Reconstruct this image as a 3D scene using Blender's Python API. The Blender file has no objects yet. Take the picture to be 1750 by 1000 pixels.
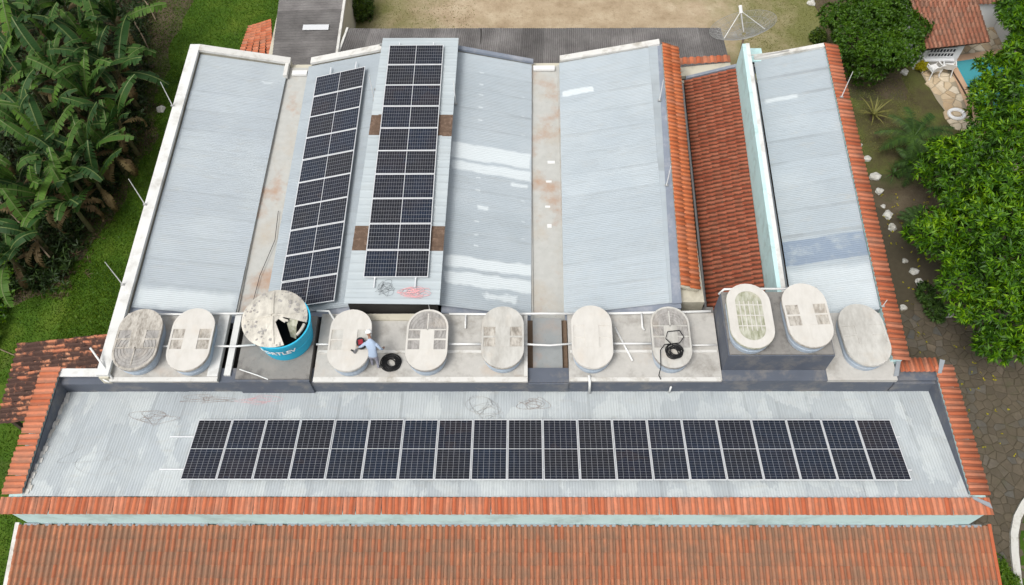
import bpy, bmesh, math, random
import numpy as np
from mathutils import Vector, Matrix
rnd = random.Random(7)
rng = np.random.default_rng(11)
SC = bpy.context.scene
COL = SC.collection
R = math.radians

# ------------------------------------------------------------------ camera
CAM = np.array([0.6415, -20.2605, 30.9755])
FPX, TH, ROLL, YAW = 1438.28, 1.030268, -0.027067, 0.0289
def cam_axes():
    c, s = math.cos(TH), math.sin(TH)
    fw = np.array([0, c, -s]); rt = np.array([1., 0, 0]); up = np.array([0, s, c])
    cr, sr = math.cos(ROLL), math.sin(ROLL)
    r2 = cr * rt + sr * up; u2 = -sr * rt + cr * up
    cw, sw = math.cos(YAW), math.sin(YAW)
    Z = np.array([[cw, -sw, 0], [sw, cw, 0], [0, 0, 1]])
    return Z @ r2, Z @ u2, Z @ fw
RT, UP, FW = cam_axes()
cd = bpy.data.cameras.new('camera'); co = bpy.data.objects.new('camera', cd); COL.objects.link(co)
cd.sensor_width = 36; cd.lens = FPX / 1750 * 36; cd.clip_start = 0.5; cd.clip_end = 1500
M = Matrix.Identity(4)
for i in range(3):
    M[i][0] = RT[i]; M[i][1] = UP[i]; M[i][2] = -FW[i]; M[i][3] = CAM[i]
co.matrix_world = M
SC.camera = co
def at(x, y, z):
    """the point of the place at height z that the photograph shows at pixel (x, y)"""
    d = FW * FPX + RT * (x - 875) - UP * (y - 500)
    t = (z - CAM[2]) / d[2]
    return Vector((CAM + d * t).tolist())

# ------------------------------------------------------------------ light: bright overcast day
W = bpy.data.worlds.new('World'); SC.world = W; W.use_nodes = True
wn, wl = W.node_tree.nodes, W.node_tree.links
bg = wn['Background']
sky = wn.new('ShaderNodeTexSky'); sky.sky_type = 'NISHITA'; sky.sun_disc = False
SUN_EL, SUN_AZ = 60, -142          # azimuth east of north
sky.sun_elevation = R(SUN_EL); sky.sun_rotation = R(SUN_AZ); sky.dust_density = 4.0; sky.air_density = 1.0; sky.ozone_density = 1.0
hs = wn.new('ShaderNodeHueSaturation'); hs.inputs['Saturation'].default_value = 0.17
wl.new(sky.outputs[0], hs.inputs['Color']); wl.new(hs.outputs[0], bg.inputs[0]); bg.inputs[1].default_value = 0.13
sd = bpy.data.lights.new('sun', 'SUN'); sd.energy = 1.35; sd.angle = R(20); sd.color = (1.0, 0.97, 0.92)
so = bpy.data.objects.new('sun', sd); COL.objects.link(so)
dv = Vector((math.sin(R(SUN_AZ)) * math.cos(R(SUN_EL)), math.cos(R(SUN_AZ)) * math.cos(R(SUN_EL)), math.sin(R(SUN_EL))))
so.rotation_euler = dv.to_track_quat('Z', 'Y').to_euler(); so.location = (0, 0, 60)
vs = SC.view_settings; vs.view_transform = 'Standard'; vs.look = 'None'; vs.gamma = 1; vs.use_curve_mapping = False
vs.exposure = 0.52
SC.cycles.max_bounces = 6; SC.cycles.diffuse_bounces = 3; SC.cycles.glossy_bounces = 3

# ------------------------------------------------------------------ objects, names, labels
def tag(o, label=None, cat=None, group=None, kind=None):
    if label: o['label'] = label
    if cat: o['category'] = cat
    if group: o['group'] = group
    if kind: o['kind'] = kind
    return o
def empty(name, loc=(0, 0, 0), rz=0, label=None, cat=None, group=None, kind=None):
    o = bpy.data.objects.new(name, None); COL.objects.link(o); o.location = loc; o.rotation_euler = (0, 0, rz)
    o.empty_display_size = .2
    return tag(o, label, cat, group, kind)
def link(name, me, mat=None, parent=None, loc=None, kind=None):
    if mat is not None and not me.materials:
        for m in (mat if isinstance(mat, (list, tuple)) else [mat]): me.materials.append(m)
    o = bpy.data.objects.new(name, me); COL.objects.link(o)
    if parent: o.parent = parent
    if loc is not None: o.location = loc
    if kind: o['kind'] = kind
    return o
def mesh_of(verts, faces, name='mesh', smooth=False):
    me = bpy.data.meshes.new(name); me.from_pydata([tuple(v) for v in verts], [], faces); me.update()
    if smooth: me.polygons.foreach_set('use_smooth', [True] * len(me.polygons))
    return me
def mesh_np(V, F, name='mesh', uv=None, smooth=False, mi=None):
    """V (n,3), F (m,k) arrays with constant k"""
    V = np.asarray(V, np.float32); F = np.asarray(F, np.int32)
    me = bpy.data.meshes.new(name); k = F.shape[1]
    me.vertices.add(len(V)); me.vertices.foreach_set('co', V.ravel())
    me.loops.add(F.size); me.loops.foreach_set('vertex_index', F.ravel())
    me.polygons.add(len(F)); me.polygons.foreach_set('loop_start', np.arange(0, F.size, k, dtype=np.int32))
    try: me.polygons.foreach_set('loop_total', np.full(len(F), k, np.int32))
    except Exception: pass
    if uv is not None:
        l = me.uv_layers.new(name='UVMap'); l.data.foreach_set('uv', np.asarray(uv, np.float32)[F.ravel()].ravel())
    if mi is not None: me.polygons.foreach_set('material_index', np.asarray(mi, np.int32))
    me.update(calc_edges=True)
    if smooth: me.polygons.foreach_set('use_smooth', [True] * len(F))
    return me
class MB:
    """collects solids for one mesh"""
    def __init__(s): s.v = []; s.f = []
    def add(s, v, f):
        b = len(s.v); s.v += [tuple(p) for p in v]; s.f += [tuple(b + i for i in q) for q in f]; return s
    def box(s, x0, x1, y0, y1, z0, z1):
        return s.add([(x0,y0,z0),(x1,y0,z0),(x1,y1,z0),(x0,y1,z0),(x0,y0,z1),(x1,y0,z1),(x1,y1,z1),(x0,y1,z1)],
                     [(0,3,2,1),(4,5,6,7),(0,1,5,4),(1,2,6,5),(2,3,7,6),(3,0,4,7)])
    def slab(s, q, t):
        """q: four top corners counter-clockwise from above, t: thickness downward"""
        lo = [(p[0], p[1], p[2] - t) for p in q]
        return s.add(list(lo) + [tuple(p) for p in q], [(0,3,2,1),(4,5,6,7),(0,1,5,4),(1,2,6,5),(2,3,7,6),(3,0,4,7)])
    def prism(s, poly, z0, z1):
        n = len(poly)
        v = [(p[0], p[1], z0) for p in poly] + [(p[0], p[1], z1) for p in poly]
        return s.add(v, [tuple(range(n - 1, -1, -1)), tuple(range(n, 2 * n))] + [(i, (i + 1) % n, n + (i + 1) % n, n + i) for i in range(n)])
    def tube(s, pts, r, n=8, r1=None, cap=True):
        pts = [Vector(p) for p in pts]; m = len(pts); rings = []
        prev = None
        for i, p in enumerate(pts):
            d = (pts[min(i + 1, m - 1)] - pts[max(i - 1, 0)])
            d = d.normalized() if d.length > 1e-9 else Vector((0, 0, 1))
            if prev is None:
                a = d.orthogonal().normalized()
            else:
                a = (prev - d * prev.dot(d)); a = a.normalized() if a.length > 1e-6 else d.orthogonal().normalized()
            prev = a; b = d.cross(a)
            rr = r if r1 is None else r + (r1 - r) * i / max(1, m - 1)
            rings.append([p + (a * math.cos(2 * math.pi * k / n) + b * math.sin(2 * math.pi * k / n)) * rr for k in range(n)])
        v = [q for g in rings for q in g]
        f = [(i * n + k, i * n + (k + 1) % n, (i + 1) * n + (k + 1) % n, (i + 1) * n + k) for i in range(m - 1) for k in range(n)]
        if cap: f += [tuple(range(n - 1, -1, -1)), tuple(range((m - 1) * n, m * n))]
        return s.add(v, f)
    def loft(s, rings, cap0=True, cap1=True):
        n = len(rings[0]); v = [p for g in rings for p in g]
        f = [(i * n + k, i * n + (k + 1) % n, (i + 1) * n + (k + 1) % n, (i + 1) * n + k) for i in range(len(rings) - 1) for k in range(n)]
        if cap0: f.append(tuple(range(n - 1, -1, -1)))
        if cap1: f.append(tuple(range((len(rings) - 1) * n, len(rings) * n)))
        return s.add(v, f)
    def build(s, name, mat, parent=None, loc=None, kind=None, smooth=False):
        me = mesh_of(s.v, s.f, name, smooth)
        return link(name, me, mat, parent, loc, kind)

# ------------------------------------------------------------------ materials
class NT:
    def __init__(s, name, rough=.7, spec=.3):
        s.m = bpy.data.materials.new(name); s.m.use_nodes = True; s.t = s.m.node_tree; s.n = s.t.nodes; s.l = s.t.links
        s.b = s.n['Principled BSDF']; s.b.inputs['Roughness'].default_value = rough; s.b.inputs['Specular IOR Level'].default_value = spec
        s.out = s.n['Material Output']
    def val(s, x, sock):
        if isinstance(x, (int, float)): sock.default_value = x
        elif isinstance(x, (tuple, list)): sock.default_value = tuple(x) + ((1,) if len(x) == 3 and len(sock.default_value) == 4 else ())
        else: s.l.new(x, sock)
    def pos(s, kind='Position'):
        if not hasattr(s, '_p'): s._p = s.n.new('ShaderNodeNewGeometry')
        return s._p.outputs[kind]
    def obj(s): return s.n.new('ShaderNodeTexCoord').outputs['Object']
    def uv(s): return s.n.new('ShaderNodeTexCoord').outputs['UV']
    def orand(s): return s.n.new('ShaderNodeObjectInfo').outputs['Random']
    def scale(s, v, sc):
        m = s.n.new('ShaderNodeMapping'); m.inputs['Scale'].default_value = sc; s.val(v, m.inputs[0]); return m.outputs[0]
    def noise(s, v, scale=1, detail=4, rough=.55, dist=0, color=False):
        m = s.n.new('ShaderNodeTexNoise'); s.val(v, m.inputs['Vector']); m.inputs['Scale'].default_value = scale
        m.inputs['Detail'].default_value = detail; m.inputs['Roughness'].default_value = rough; m.inputs['Distortion'].default_value = dist
        return m.outputs['Color' if color else 'Fac']
    def vor(s, v, scale=1, feature='F1', out='Distance', rnd_=1):
        m = s.n.new('ShaderNodeTexVoronoi'); m.feature = feature; s.val(v, m.inputs['Vector']); m.inputs['Scale'].default_value = scale
        m.inputs['Randomness'].default_value = rnd_
        return m.outputs[out]
    def math(s, op, a, b=0, c=0, clamp=False):
        m = s.n.new('ShaderNodeMath'); m.operation = op; m.use_clamp = clamp
        s.val(a, m.inputs[0]); s.val(b, m.inputs[1]); s.val(c, m.inputs[2]); return m.outputs[0]
    def ramp(s, f, stops, interp='LINEAR'):
        m = s.n.new('ShaderNodeValToRGB'); s.val(f, m.inputs[0]); cr = m.color_ramp; cr.interpolation = interp
        while len(cr.elements) < len(stops): cr.elements.new(.5)
        for e, (p, c) in zip(cr.elements, stops):
            e.position = p; e.color = (c, c, c, 1) if isinstance(c, (int, float)) else tuple(c) + (1,)
        return m.outputs[0]
    def step(s, f, lo, hi): return s.ramp(f, [(lo, 0.0), (hi, 1.0)])
    def mix(s, f, a, b, mode='MIX'):
        m = s.n.new('ShaderNodeMix'); m.data_type = 'RGBA'; m.blend_type = mode
        s.val(f, m.inputs[0]); s.val(a, m.inputs[6]); s.val(b, m.inputs[7]); return m.outputs[2]
    def sep(s, v):
        m = s.n.new('ShaderNodeSeparateXYZ'); s.l.new(v, m.inputs[0]); return m.outputs
    def vadd(s, a, b, op='ADD'):
        m = s.n.new('ShaderNodeVectorMath'); m.operation = op; s.val(a, m.inputs[0]); s.val(b, m.inputs[1]); return m.outputs[0]
    def hsv(s, c, h=.5, sat=1, v=1):
        m = s.n.new('ShaderNodeHueSaturation'); s.val(h, m.inputs['Hue']); s.val(sat, m.inputs['Saturation']); s.val(v, m.inputs['Value']); s.val(c, m.inputs['Color']); return m.outputs[0]
    def bump(s, h, strength=.3, dist=.02):
        m = s.n.new('ShaderNodeBump'); m.inputs['Strength'].default_value = strength; m.inputs['Distance'].default_value = dist
        s.l.new(h, m.inputs['Height']); s.l.new(m.outputs[0], s.b.inputs['Normal'])
    def col(s, c): s.val(c, s.b.inputs['Base Color']); return s.m
    def boxmask(s, x0, x1, y0, y1, soft=.05, wob=.3, wsc=1.5):
        """1 inside a world rectangle with an uneven edge"""
        P = s.pos()
        nz = s.noise(P, wsc, 4, .6, color=True)
        d = s.n.new('ShaderNodeVectorMath'); d.operation = 'MULTIPLY_ADD'; s.l.new(nz, d.inputs[0]); d.inputs[1].default_value = (wob,) * 3; s.l.new(P, d.inputs[2])
        x, y, z = s.sep(s.vadd(d.outputs[0], (-wob / 2,) * 3))
        def edge(v, e, sg):
            return s.math('MULTIPLY_ADD', v, sg / soft, -sg * e / soft, clamp=True)
        return s.math('MULTIPLY', s.math('MULTIPLY', edge(x, x0, 1), edge(x, x1, -1)), s.math('MULTIPLY', edge(y, y0, 1), edge(y, y1, -1)))
    def blobs(s, spots, base=None):
        acc = None
        for (x0, x1, y0, y1, so_, wo, ws, w) in spots:
            k = s.math('MULTIPLY', s.boxmask(x0, x1, y0, y1, so_, wo, ws), w)
            acc = k if acc is None else s.math('MAXIMUM', acc, k)
        return acc

MT = {}
def plain(name, col, rough=.7, var=.12, scale=3, spec=.3, metal=0, stain=None, stain_amt=.5, bump=0):
    t = NT(name, rough, spec); P = t.pos()
    n = t.noise(P, scale, 5, .6)
    c = t.hsv(col, .5, 1, t.math('MULTIPLY_ADD', n, 2 * var, 1 - var))
    if stain is not None:
        k = t.step(t.noise(t.vadd(P, (3.1, 7.7, 1.3)), scale * .6, 6, .68), .5, .68)
        c = t.mix(t.math('MULTIPLY', k, stain_amt), c, stain)
    t.b.inputs['Metallic'].default_value = metal
    if bump: t.bump(t.noise(P, scale * 8, 3), bump, .01)
    MT[name] = t.col(c); return MT[name]

plain('white_paint', (.62, .62, .60), .75, .08, 2, stain=(.33, .31, .27), stain_amt=.55)
plain('cap_white', (.58, .57, .54), .8, .10, 3, stain=(.30, .27, .22), stain_amt=.7)
plain('turquoise_paint', (.50, .70, .70), .75, .10, 2.2, stain=(.30, .40, .38), stain_amt=.6)
plain('grey_membrane', (.095, .108, .135), .6, .18, 2.5, stain=(.20, .19, .18), stain_amt=.8)
plain('grey_flashing', (.20, .225, .27), .55, .18, 2.5, stain=(.32, .33, .36), stain_amt=.8)
plain('void_shade', (.03, .028, .025), .95, .3, 3)  # near-black colour standing in for shade inside openings
plain('pvc', (.68, .68, .66), .45, .05, 4, spec=.4)
plain('alu', (.74, .75, .76), .38, .04, 3, metal=.35, spec=.5)
plain('rubber', (.012, .012, .013), .5, .2, 6)
plain('steel', (.38, .38, .37), .45, .12, 6, metal=.5)
plain('rust_steel', (.16, .11, .075), .8, .3, 8)
plain('black_plastic', (.02, .024, .028), .5, .2, 4)
plain('stone_white', (.54, .53, .49), .85, .12, 5, stain=(.25, .22, .16), stain_amt=.7, bump=.4)
plain('bark', (.07, .05, .035), .95, .3, 9, bump=.6)
plain('dead_wood', (.21, .16, .11), .9, .3, 9)
plain('plaster_cream', (.50, .47, .38), .85, .1, 2, stain=(.2, .17, .12))
plain('house_white', (.70, .71, .72), .8, .06, 1.5, stain=(.42, .42, .40), stain_amt=.5)
plain('window_dark', (.02, .025, .035), .15, .2, 3, spec=.6)
plain('pool_tile', (.03, .30, .38), .4, .12, 2)
plain('chair_plastic', (.78, .78, .77), .4, .03, 3, spec=.4)
plain('skin', (.30, .17, .12), .6, .08, 8)
plain('brown_sheet', (.115, .075, .052), .85, .35, 9, stain=(.22, .15, .11), stain_amt=.8)
plain('red_plastic', (.28, .025, .035), .45, .1, 5)
plain('mortar_grey', (.25, .27, .29), .8, .15, 4)
plain('soil_dark', (.035, .028, .02), .95, .3, 5)
plain('pink_paint', (.66, .36, .37), .8, .1, 4)
plain('rusty_wire', (.26, .20, .17), .8, .2, 6)
plain('shirt', (.34, .42, .54), .85, .12, 14)
plain('trousers', (.26, .26, .31), .9, .15, 14)
plain('shoe', (.05, .045, .04), .7, .1, 8)

def roof_mat(name, base, light, whites=(), darks=(), warm=.35, speck=.5, patchy=None, seam=None):
    t = NT(name, .7, .2); P = t.pos()
    big = t.noise(P, .22, 3, .5)
    c = t.hsv(base, .5, 1, t.math('MULTIPLY_ADD', big, .22, .88))
    c = t.mix(t.math('MULTIPLY', t.step(t.noise(t.vadd(P, (9, 2, 4)), .5, 5, .6), .42, .68), .55), c, light)
    c = t.hsv(c, .5, 1, t.math('MULTIPLY_ADD', t.orand(), .07, .965))
    run = t.noise(t.scale(P, (.5, 5, 1) if seam != 'x' else (6, .5, 1)), 1.6, 6, .7)        # dirt washed down along the ribs
    c = t.mix(t.math('MULTIPLY', t.step(run, .50, .74), .38), c, (.27, .285, .28))
    if seam:        # grime collected at the sheet overlaps
        o = t.sep(t.obj())[1 if seam == 'y' else 0]
        e = t.step(t.math('ADD', t.math('ABSOLUTE', o), t.math('MULTIPLY_ADD', t.noise(P, 3, 4), .10, -.05)), .46, .56)
        e2 = t.step(t.noise(t.vadd(P, (2, 8, 1)), .55, 3), .38, .62)
        c = t.mix(t.math('MULTIPLY', t.math('MULTIPLY', e, e2), .45), c, (.20, .215, .22))
    if patchy:      # blocky repainted rectangles, drawn out along the ribs
        S = t.scale(P, patchy)
        blk = t.vor(t.vadd(S, t.vadd(t.noise(t.scale(P, (2.0, 1.0, 2)), 1.6, 5, .7, color=True), (-.5, -.5, -.5))), 1, out='Color')
        k = t.math('MULTIPLY', t.step(t.sep(blk)[0], .50, .66), t.step(t.noise(P, 2.2, 5, .7), .30, .50))
        c = t.mix(t.math('MULTIPLY', k, .7), c, light)
        k2 = t.step(t.sep(blk)[1], .72, .78)
        c = t.mix(t.math('MULTIPLY', k2, .4), c, tuple(.86 * v for v in base))
    dirt = t.noise(t.scale(P, (.6, 1.6, 1)), 2.5, 7, .7)
    c = t.mix(t.math('MULTIPLY', t.step(dirt, .55, .8), warm), c, (.40, .385, .34))
    fl = t.step(t.noise(P, 7, 5, .75), .66, .74)
    c = t.mix(t.math('MULTIPLY', fl, speck), c, (.30, .32, .33))
    if whites: c = t.mix(t.math('MULTIPLY', t.blobs(whites), .85), c, (.60, .645, .655))
    if darks: c = t.mix(t.math('MULTIPLY', t.blobs(darks), t.step(t.noise(P, 1.8, 6, .7), .25, .5)), c, (.20, .25, .32))
    t.val(t.math('MULTIPLY_ADD', t.noise(P, 3, 3), .25, .55), t.b.inputs['Roughness'])
    MT[name] = t.col(c); return MT[name]
BASE = (.325, .365, .395); LIGHT = (.40, .44, .46)
roof_mat('roof_west', (.37, .41, .44), (.43, .47, .485), seam='y', whites=[(-13.4, -9.8, -5.4, -4.35, .25, .5, 1.2, .8), (-10.7, -10.2, 6.05, 6.25, .1, .35, 3, .6)])
roof_mat('roof_left', BASE, LIGHT, warm=.25, seam='y')
wh = [(-2.25, .95, 1.35, 2.25, .10, .35, .9, .95), (-2.25, .95, .75, 1.3, .10, .35, .9, .95), (-2.3, .95, -3.75, -3.15, .10, .4, .9, .95), (-2.3, .95, -4.45, -3.85, .10, .5, .9, .9),
      (.1, .8, .35, .6, .08, .2, 2, .9), (-1.2, -.7, -1.0, -.75, .08, .2, 3, .9), (-.9, .4, -4.95, -4.6, .1, .6, 2.2, .8)]
wh += [(-1.28, -1.05, y, y + .12, .06, .12, 4, .8) for y in (6.2, 5.5, 4.9, 4.2, 3.5, -.1, -1.6, -2.2, -2.7, .5)] + [(.5, .7, y, y + .1, .06, .12, 4, .6) for y in (5.2, 4.1, 3.1, -.3, -1.3, -2.1)]
roof_mat('roof_middle', (.365, .41, .44), (.42, .46, .485), seam='y', whites=wh, warm=.2)
roof_mat('roof_right', (.36, .405, .435), (.42, .46, .48), seam='y', whites=[(2.2, 3.6, 5.2, 5.6, .08, .3, 1.6, .9)], warm=.3)
roof_mat('roof_east', (.345, .39, .42), (.41, .45, .47), seam='y', whites=[(10.2, 13.2, -5.6, -3.55, .25, .5, 1.2, .55), (10.7, 12.0, 4.6, 4.9, .1, .3, 1.3, .7)], darks=[(10.2, 13.3, -3.45, -2.3, .06, .3, .6, .9)], warm=.5)
roof_mat('roof_front', (.395, .43, .45), (.51, .545, .545), warm=.5, speck=.35, seam='x', patchy=(1.7, .8, 1))
roof_mat('roof_deck', (.40, .445, .465), (.46, .50, .51), warm=.12, speck=.25)

def grey_roof_mat():
    t = NT('fibre_cement', .9, .2); P = t.pos()
    n = t.noise(P, .7, 6, .65)
    c = t.ramp(n, [(.3, (.085, .080, .078)), (.55, (.15, .142, .138)), (.75, (.21, .20, .195))])
    c = t.hsv(c, .5, 1, t.math('MULTIPLY_ADD', t.orand(), .45, .78))
    c = t.mix(t.math('MULTIPLY', t.step(t.noise(P, 6, 5, .7), .58, .72), .5), c, (.055, .052, .05))
    MT['fibre_cement'] = t.col(c)
grey_roof_mat()

def concrete_mat(name, base, stain, rust=(.42, .27, .17), amt=.7, rustamt=.5, sc=1.0):
    t = NT(name, .85, .25); P = t.pos()
    c = t.hsv(base, .5, 1, t.math('MULTIPLY_ADD', t.noise(P, 5 * sc, 6, .6), .3, .85))
    c = t.mix(t.math('MULTIPLY', t.step(t.noise(P, 1.1 * sc, 7, .68), .5, .72), amt), c, stain)
    c = t.mix(t.math('MULTIPLY', t.step(t.noise(t.vadd(P, (5, 5, 9)), .9 * sc, 5, .6), .55, .7), rustamt), c, rust)
    c = t.mix(t.math('MULTIPLY', t.step(t.noise(P, 14 * sc, 4, .7), .62, .72), .4), c, tuple(.45 * v for v in base))
    t.bump(t.noise(P, 20, 4), .25, .01)
    MT[name] = t.col(c)
concrete_mat('slab_concrete', (.44, .425, .395), (.22, .205, .18), (.42, .31, .22), .85, .35)
concrete_mat('gutter_concrete', (.42, .42, .395), (.40, .345, .275), (.37, .235, .155), .7, .8, .7)
concrete_mat('dirty_concrete', (.22, .21, .195), (.07, .065, .06), (.3, .27, .24), .85, .4, 1.6)
concrete_mat('channel_floor', (.27, .285, .285), (.36, .27, .215), (.38, .25, .19), .5, .8, .7)

def tile_mat(name, c1, c2, c3, dirt, damt, lo=.45, hi=.65, sc=1.2, tip=None, pan=.45):
    """clay: every tile its own tone (random per tile), weathered by noise"""
    t = NT(name, .85, .2); P = t.pos()
    r = t.math('FRACT', t.math('ADD', t.orand(), t.pos('Random Per Island')))
    c = t.ramp(r, [(.0, c1), (.5, c2), (1., c3)])
    c = t.hsv(c, .5, 1, t.math('MULTIPLY_ADD', t.noise(P, 6, 4), .4, .8))
    d = t.math('ADD', t.noise(P, sc, 6, .65), t.math('MULTIPLY_ADD', r, .22, -.11))
    k = t.math('MULTIPLY', t.step(d, lo, hi), damt)
    if tip:
        tf = t.step(t.math('ADD', t.sep(t.obj())[1] if tip == 'y' else t.noise(P, 9, 3), t.math('MULTIPLY_ADD', t.noise(P, 7, 3), .2, -.1)), -.36, -.22)
        k = t.math('MULTIPLY', k, tf)
    c = t.mix(k, c, dirt)
    U = t.sep(t.uv())
    pm = t.step(t.math('ADD', U[0], t.math('MULTIPLY_ADD', t.noise(P, 11, 3), .3, -.15)), .52, .66)     # grime gathers in the pans
    c = t.mix(t.math('MULTIPLY', pm, pan), c, dirt)
    c = t.mix(t.math('MULTIPLY', t.step(t.noise(P, 16, 4, .7), .64, .72), .35), c, (.40, .33, .27))
    t.bump(t.noise(P, 30, 3), .2, .006)
    MT[name] = t.col(c)
tile_mat('clay_cap', (.38, .10, .045), (.46, .145, .07), (.52, .20, .115), (.20, .12, .085), .55, .55, .75, 1.6)
tile_mat('clay_bright', (.46, .12, .045), (.56, .17, .065), (.52, .19, .10), (.30, .12, .06), .4, .6, .8, 1.6)
tile_mat('clay_mid', (.26, .068, .036), (.33, .10, .055), (.38, .13, .075), (.075, .035, .022), .5, .5, .75, 1.8, pan=.88)
tile_mat('clay_front', (.33, .115, .058), (.37, .155, .085), (.44, .17, .085), (.19, .125, .085), .72, .43, .66, 1.3, pan=.66)
tile_mat('clay_moss', (.40, .14, .075), (.46, .20, .11), (.50, .27, .17), (.060, .034, .028), .97, .39, .50, 3.2, pan=.8)
tile_mat('clay_house', (.27, .105, .065), (.34, .15, .095), (.36, .19, .13), (.12, .07, .05), .7, .5, .7, 1.5, pan=.7)

def panel_mat():
    """cells of one photovoltaic module: 6 x 24 half cells, silver grid, slight tone drift; uv in 0..1"""
    t = NT('solar_cells', .30, .22); U = t.sep(t.uv()); P = t.pos()
    def grid(u, n, w):
        f = t.math('FRACT', t.math('MULTIPLY', u, n))
        a = t.math('LESS_THAN', f, w); b = t.math('GREATER_THAN', f, 1 - w)
        return t.math('MAXIMUM', a, b)
    g = t.math('MAXIMUM', grid(U[0], 6, .028), grid(U[1], 24, .034))
    bus = t.math('MULTIPLY', grid(U[0], 60, .09), .05)
    r = t.math('FRACT', t.math('ADD', t.orand(), t.math('MULTIPLY', t.noise(P, .8, 3), .6)))
    base = t.ramp(r, [(0, (.006, .008, .018)), (.4, (.009, .009, .013)), (.7, (.005, .011, .025)), (1, (.013, .010, .015))])
    cellv = t.vor(t.scale(t.uv(), (6, 24, 1)), 1, out='Color', rnd_=0)
    base = t.hsv(base, .5, 1, t.math('MULTIPLY_ADD', t.sep(cellv)[0], .5, .75))
    c = t.mix(bus, base, (.25, .27, .30))
    c = t.mix(t.math('MULTIPLY', g, .85), c, (.30, .31, .33))
    dust = t.math('MULTIPLY', t.step(t.noise(P, 2.2, 6, .65), .5, .8), .04)
    c = t.mix(dust, c, (.35, .30, .27))
    MT['solar_cells'] = t.col(c)
panel_mat()

def tank_lid_mat(name, base, dirt, amt, sc=1.6):
    t = NT(name, .65, .3); P = t.pos()
    c = t.hsv(base, .5, 1, t.math('MULTIPLY_ADD', t.noise(P, 2.5, 5), .18, .9))
    st = t.noise(t.scale(P, (1, .35, 1)), 5 * sc, 6, .72)
    c = t.mix(t.math('MULTIPLY', t.step(st, .40, .66), amt), c, dirt)
    c = t.mix(t.math('MULTIPLY', t.step(t.noise(P, 1.3, 5, .6), .55, .75), .3), c, (.52, .43, .33))
    MT[name] = t.col(c)
tank_lid_mat('lid_clean', (.56, .54, .50), (.42, .395, .35), .4, .7)
tank_lid_mat('lid_weathered', (.50, .49, .455), (.31, .295, .265), .7, .6)
tank_lid_mat('lid_stained', (.48, .45, .40), (.17, .15, .125), .9)
tank_lid_mat('lid_dark', (.36, .345, .325), (.17, .16, .15), .8)
tank_lid_mat('lid_groove', (.30, .285, .265), (.12, .11, .10), .8)
tank_lid_mat('lid_algae', (.44, .44, .36), (.16, .17, .085), .8)
tank_lid_mat('lid_cracked', (.60, .57, .50), (.27, .25, .22), .75, .6)
tank_lid_mat('tank_wall', (.40, .47, .55), (.28, .32, .36), .5)
tank_lid_mat('tank_blue', (.03, .42, .62), (.02, .32, .50), .3)

def leaf_mat(name, stops, rough=.55, trans=.14, clump=.5):
    t = NT(name, rough, .35); P = t.pos()
    r = t.math('ADD', t.math('MULTIPLY', t.pos('Random Per Island'), .6), t.math('MULTIPLY_ADD', t.noise(P, clump, 3), .9, -.25))
    c = t.hsv(t.ramp(r, stops), .5, 1.12, 1.0)
    t.col(c)
    if trans:
        tr = t.n.new('ShaderNodeBsdfTranslucent'); t.l.new(c, tr.inputs[0])
        mx = t.n.new('ShaderNodeMixShader'); mx.inputs[0].default_value = trans
        t.l.new(t.b.outputs[0], mx.inputs[1]); t.l.new(tr.outputs[0], mx.inputs[2]); t.l.new(mx.outputs[0], t.out.inputs[0])
    MT[name] = t.m
leaf_mat('mango_leaf', [(.1, (.014, .038, .007)), (.42, (.038, .098, .010)), (.68, (.095, .20, .018)), (.92, (.22, .35, .04))], clump=.8)
leaf_mat('round_leaf', [(.1, (.018, .045, .006)), (.5, (.042, .095, .010)), (1, (.09, .16, .02))], clump=1.2)
leaf_mat('dark_leaf', [(.1, (.018, .040, .010)), (.5, (.040, .080, .020)), (1, (.08, .14, .03))])
leaf_mat('shrub_leaf', [(.1, (.02, .04, .008)), (.5, (.05, .09, .012)), (1, (.12, .16, .02))])
leaf_mat('yellow_leaf', [(.1, (.16, .15, .02)), (.5, (.30, .28, .03)), (1, (.42, .36, .04))])
leaf_mat('yucca_leaf', [(.1, (.08, .09, .03)), (.5, (.15, .15, .05)), (1, (.24, .22, .08))])
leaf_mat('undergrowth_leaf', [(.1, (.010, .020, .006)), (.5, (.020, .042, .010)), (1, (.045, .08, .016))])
leaf_mat('grass_blade', [(.1, (.035, .080, .010)), (.5, (.070, .135, .015)), (1, (.13, .185, .03))], trans=.15)
leaf_mat('field_grass', [(.1, (.08, .09, .025)), (.5, (.13, .14, .04)), (1, (.20, .19, .07))], trans=.1)
leaf_mat('dry_leaf', [(.1, (.035, .024, .014)), (.5, (.075, .050, .03)), (1, (.14, .10, .06))], trans=0)

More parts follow.
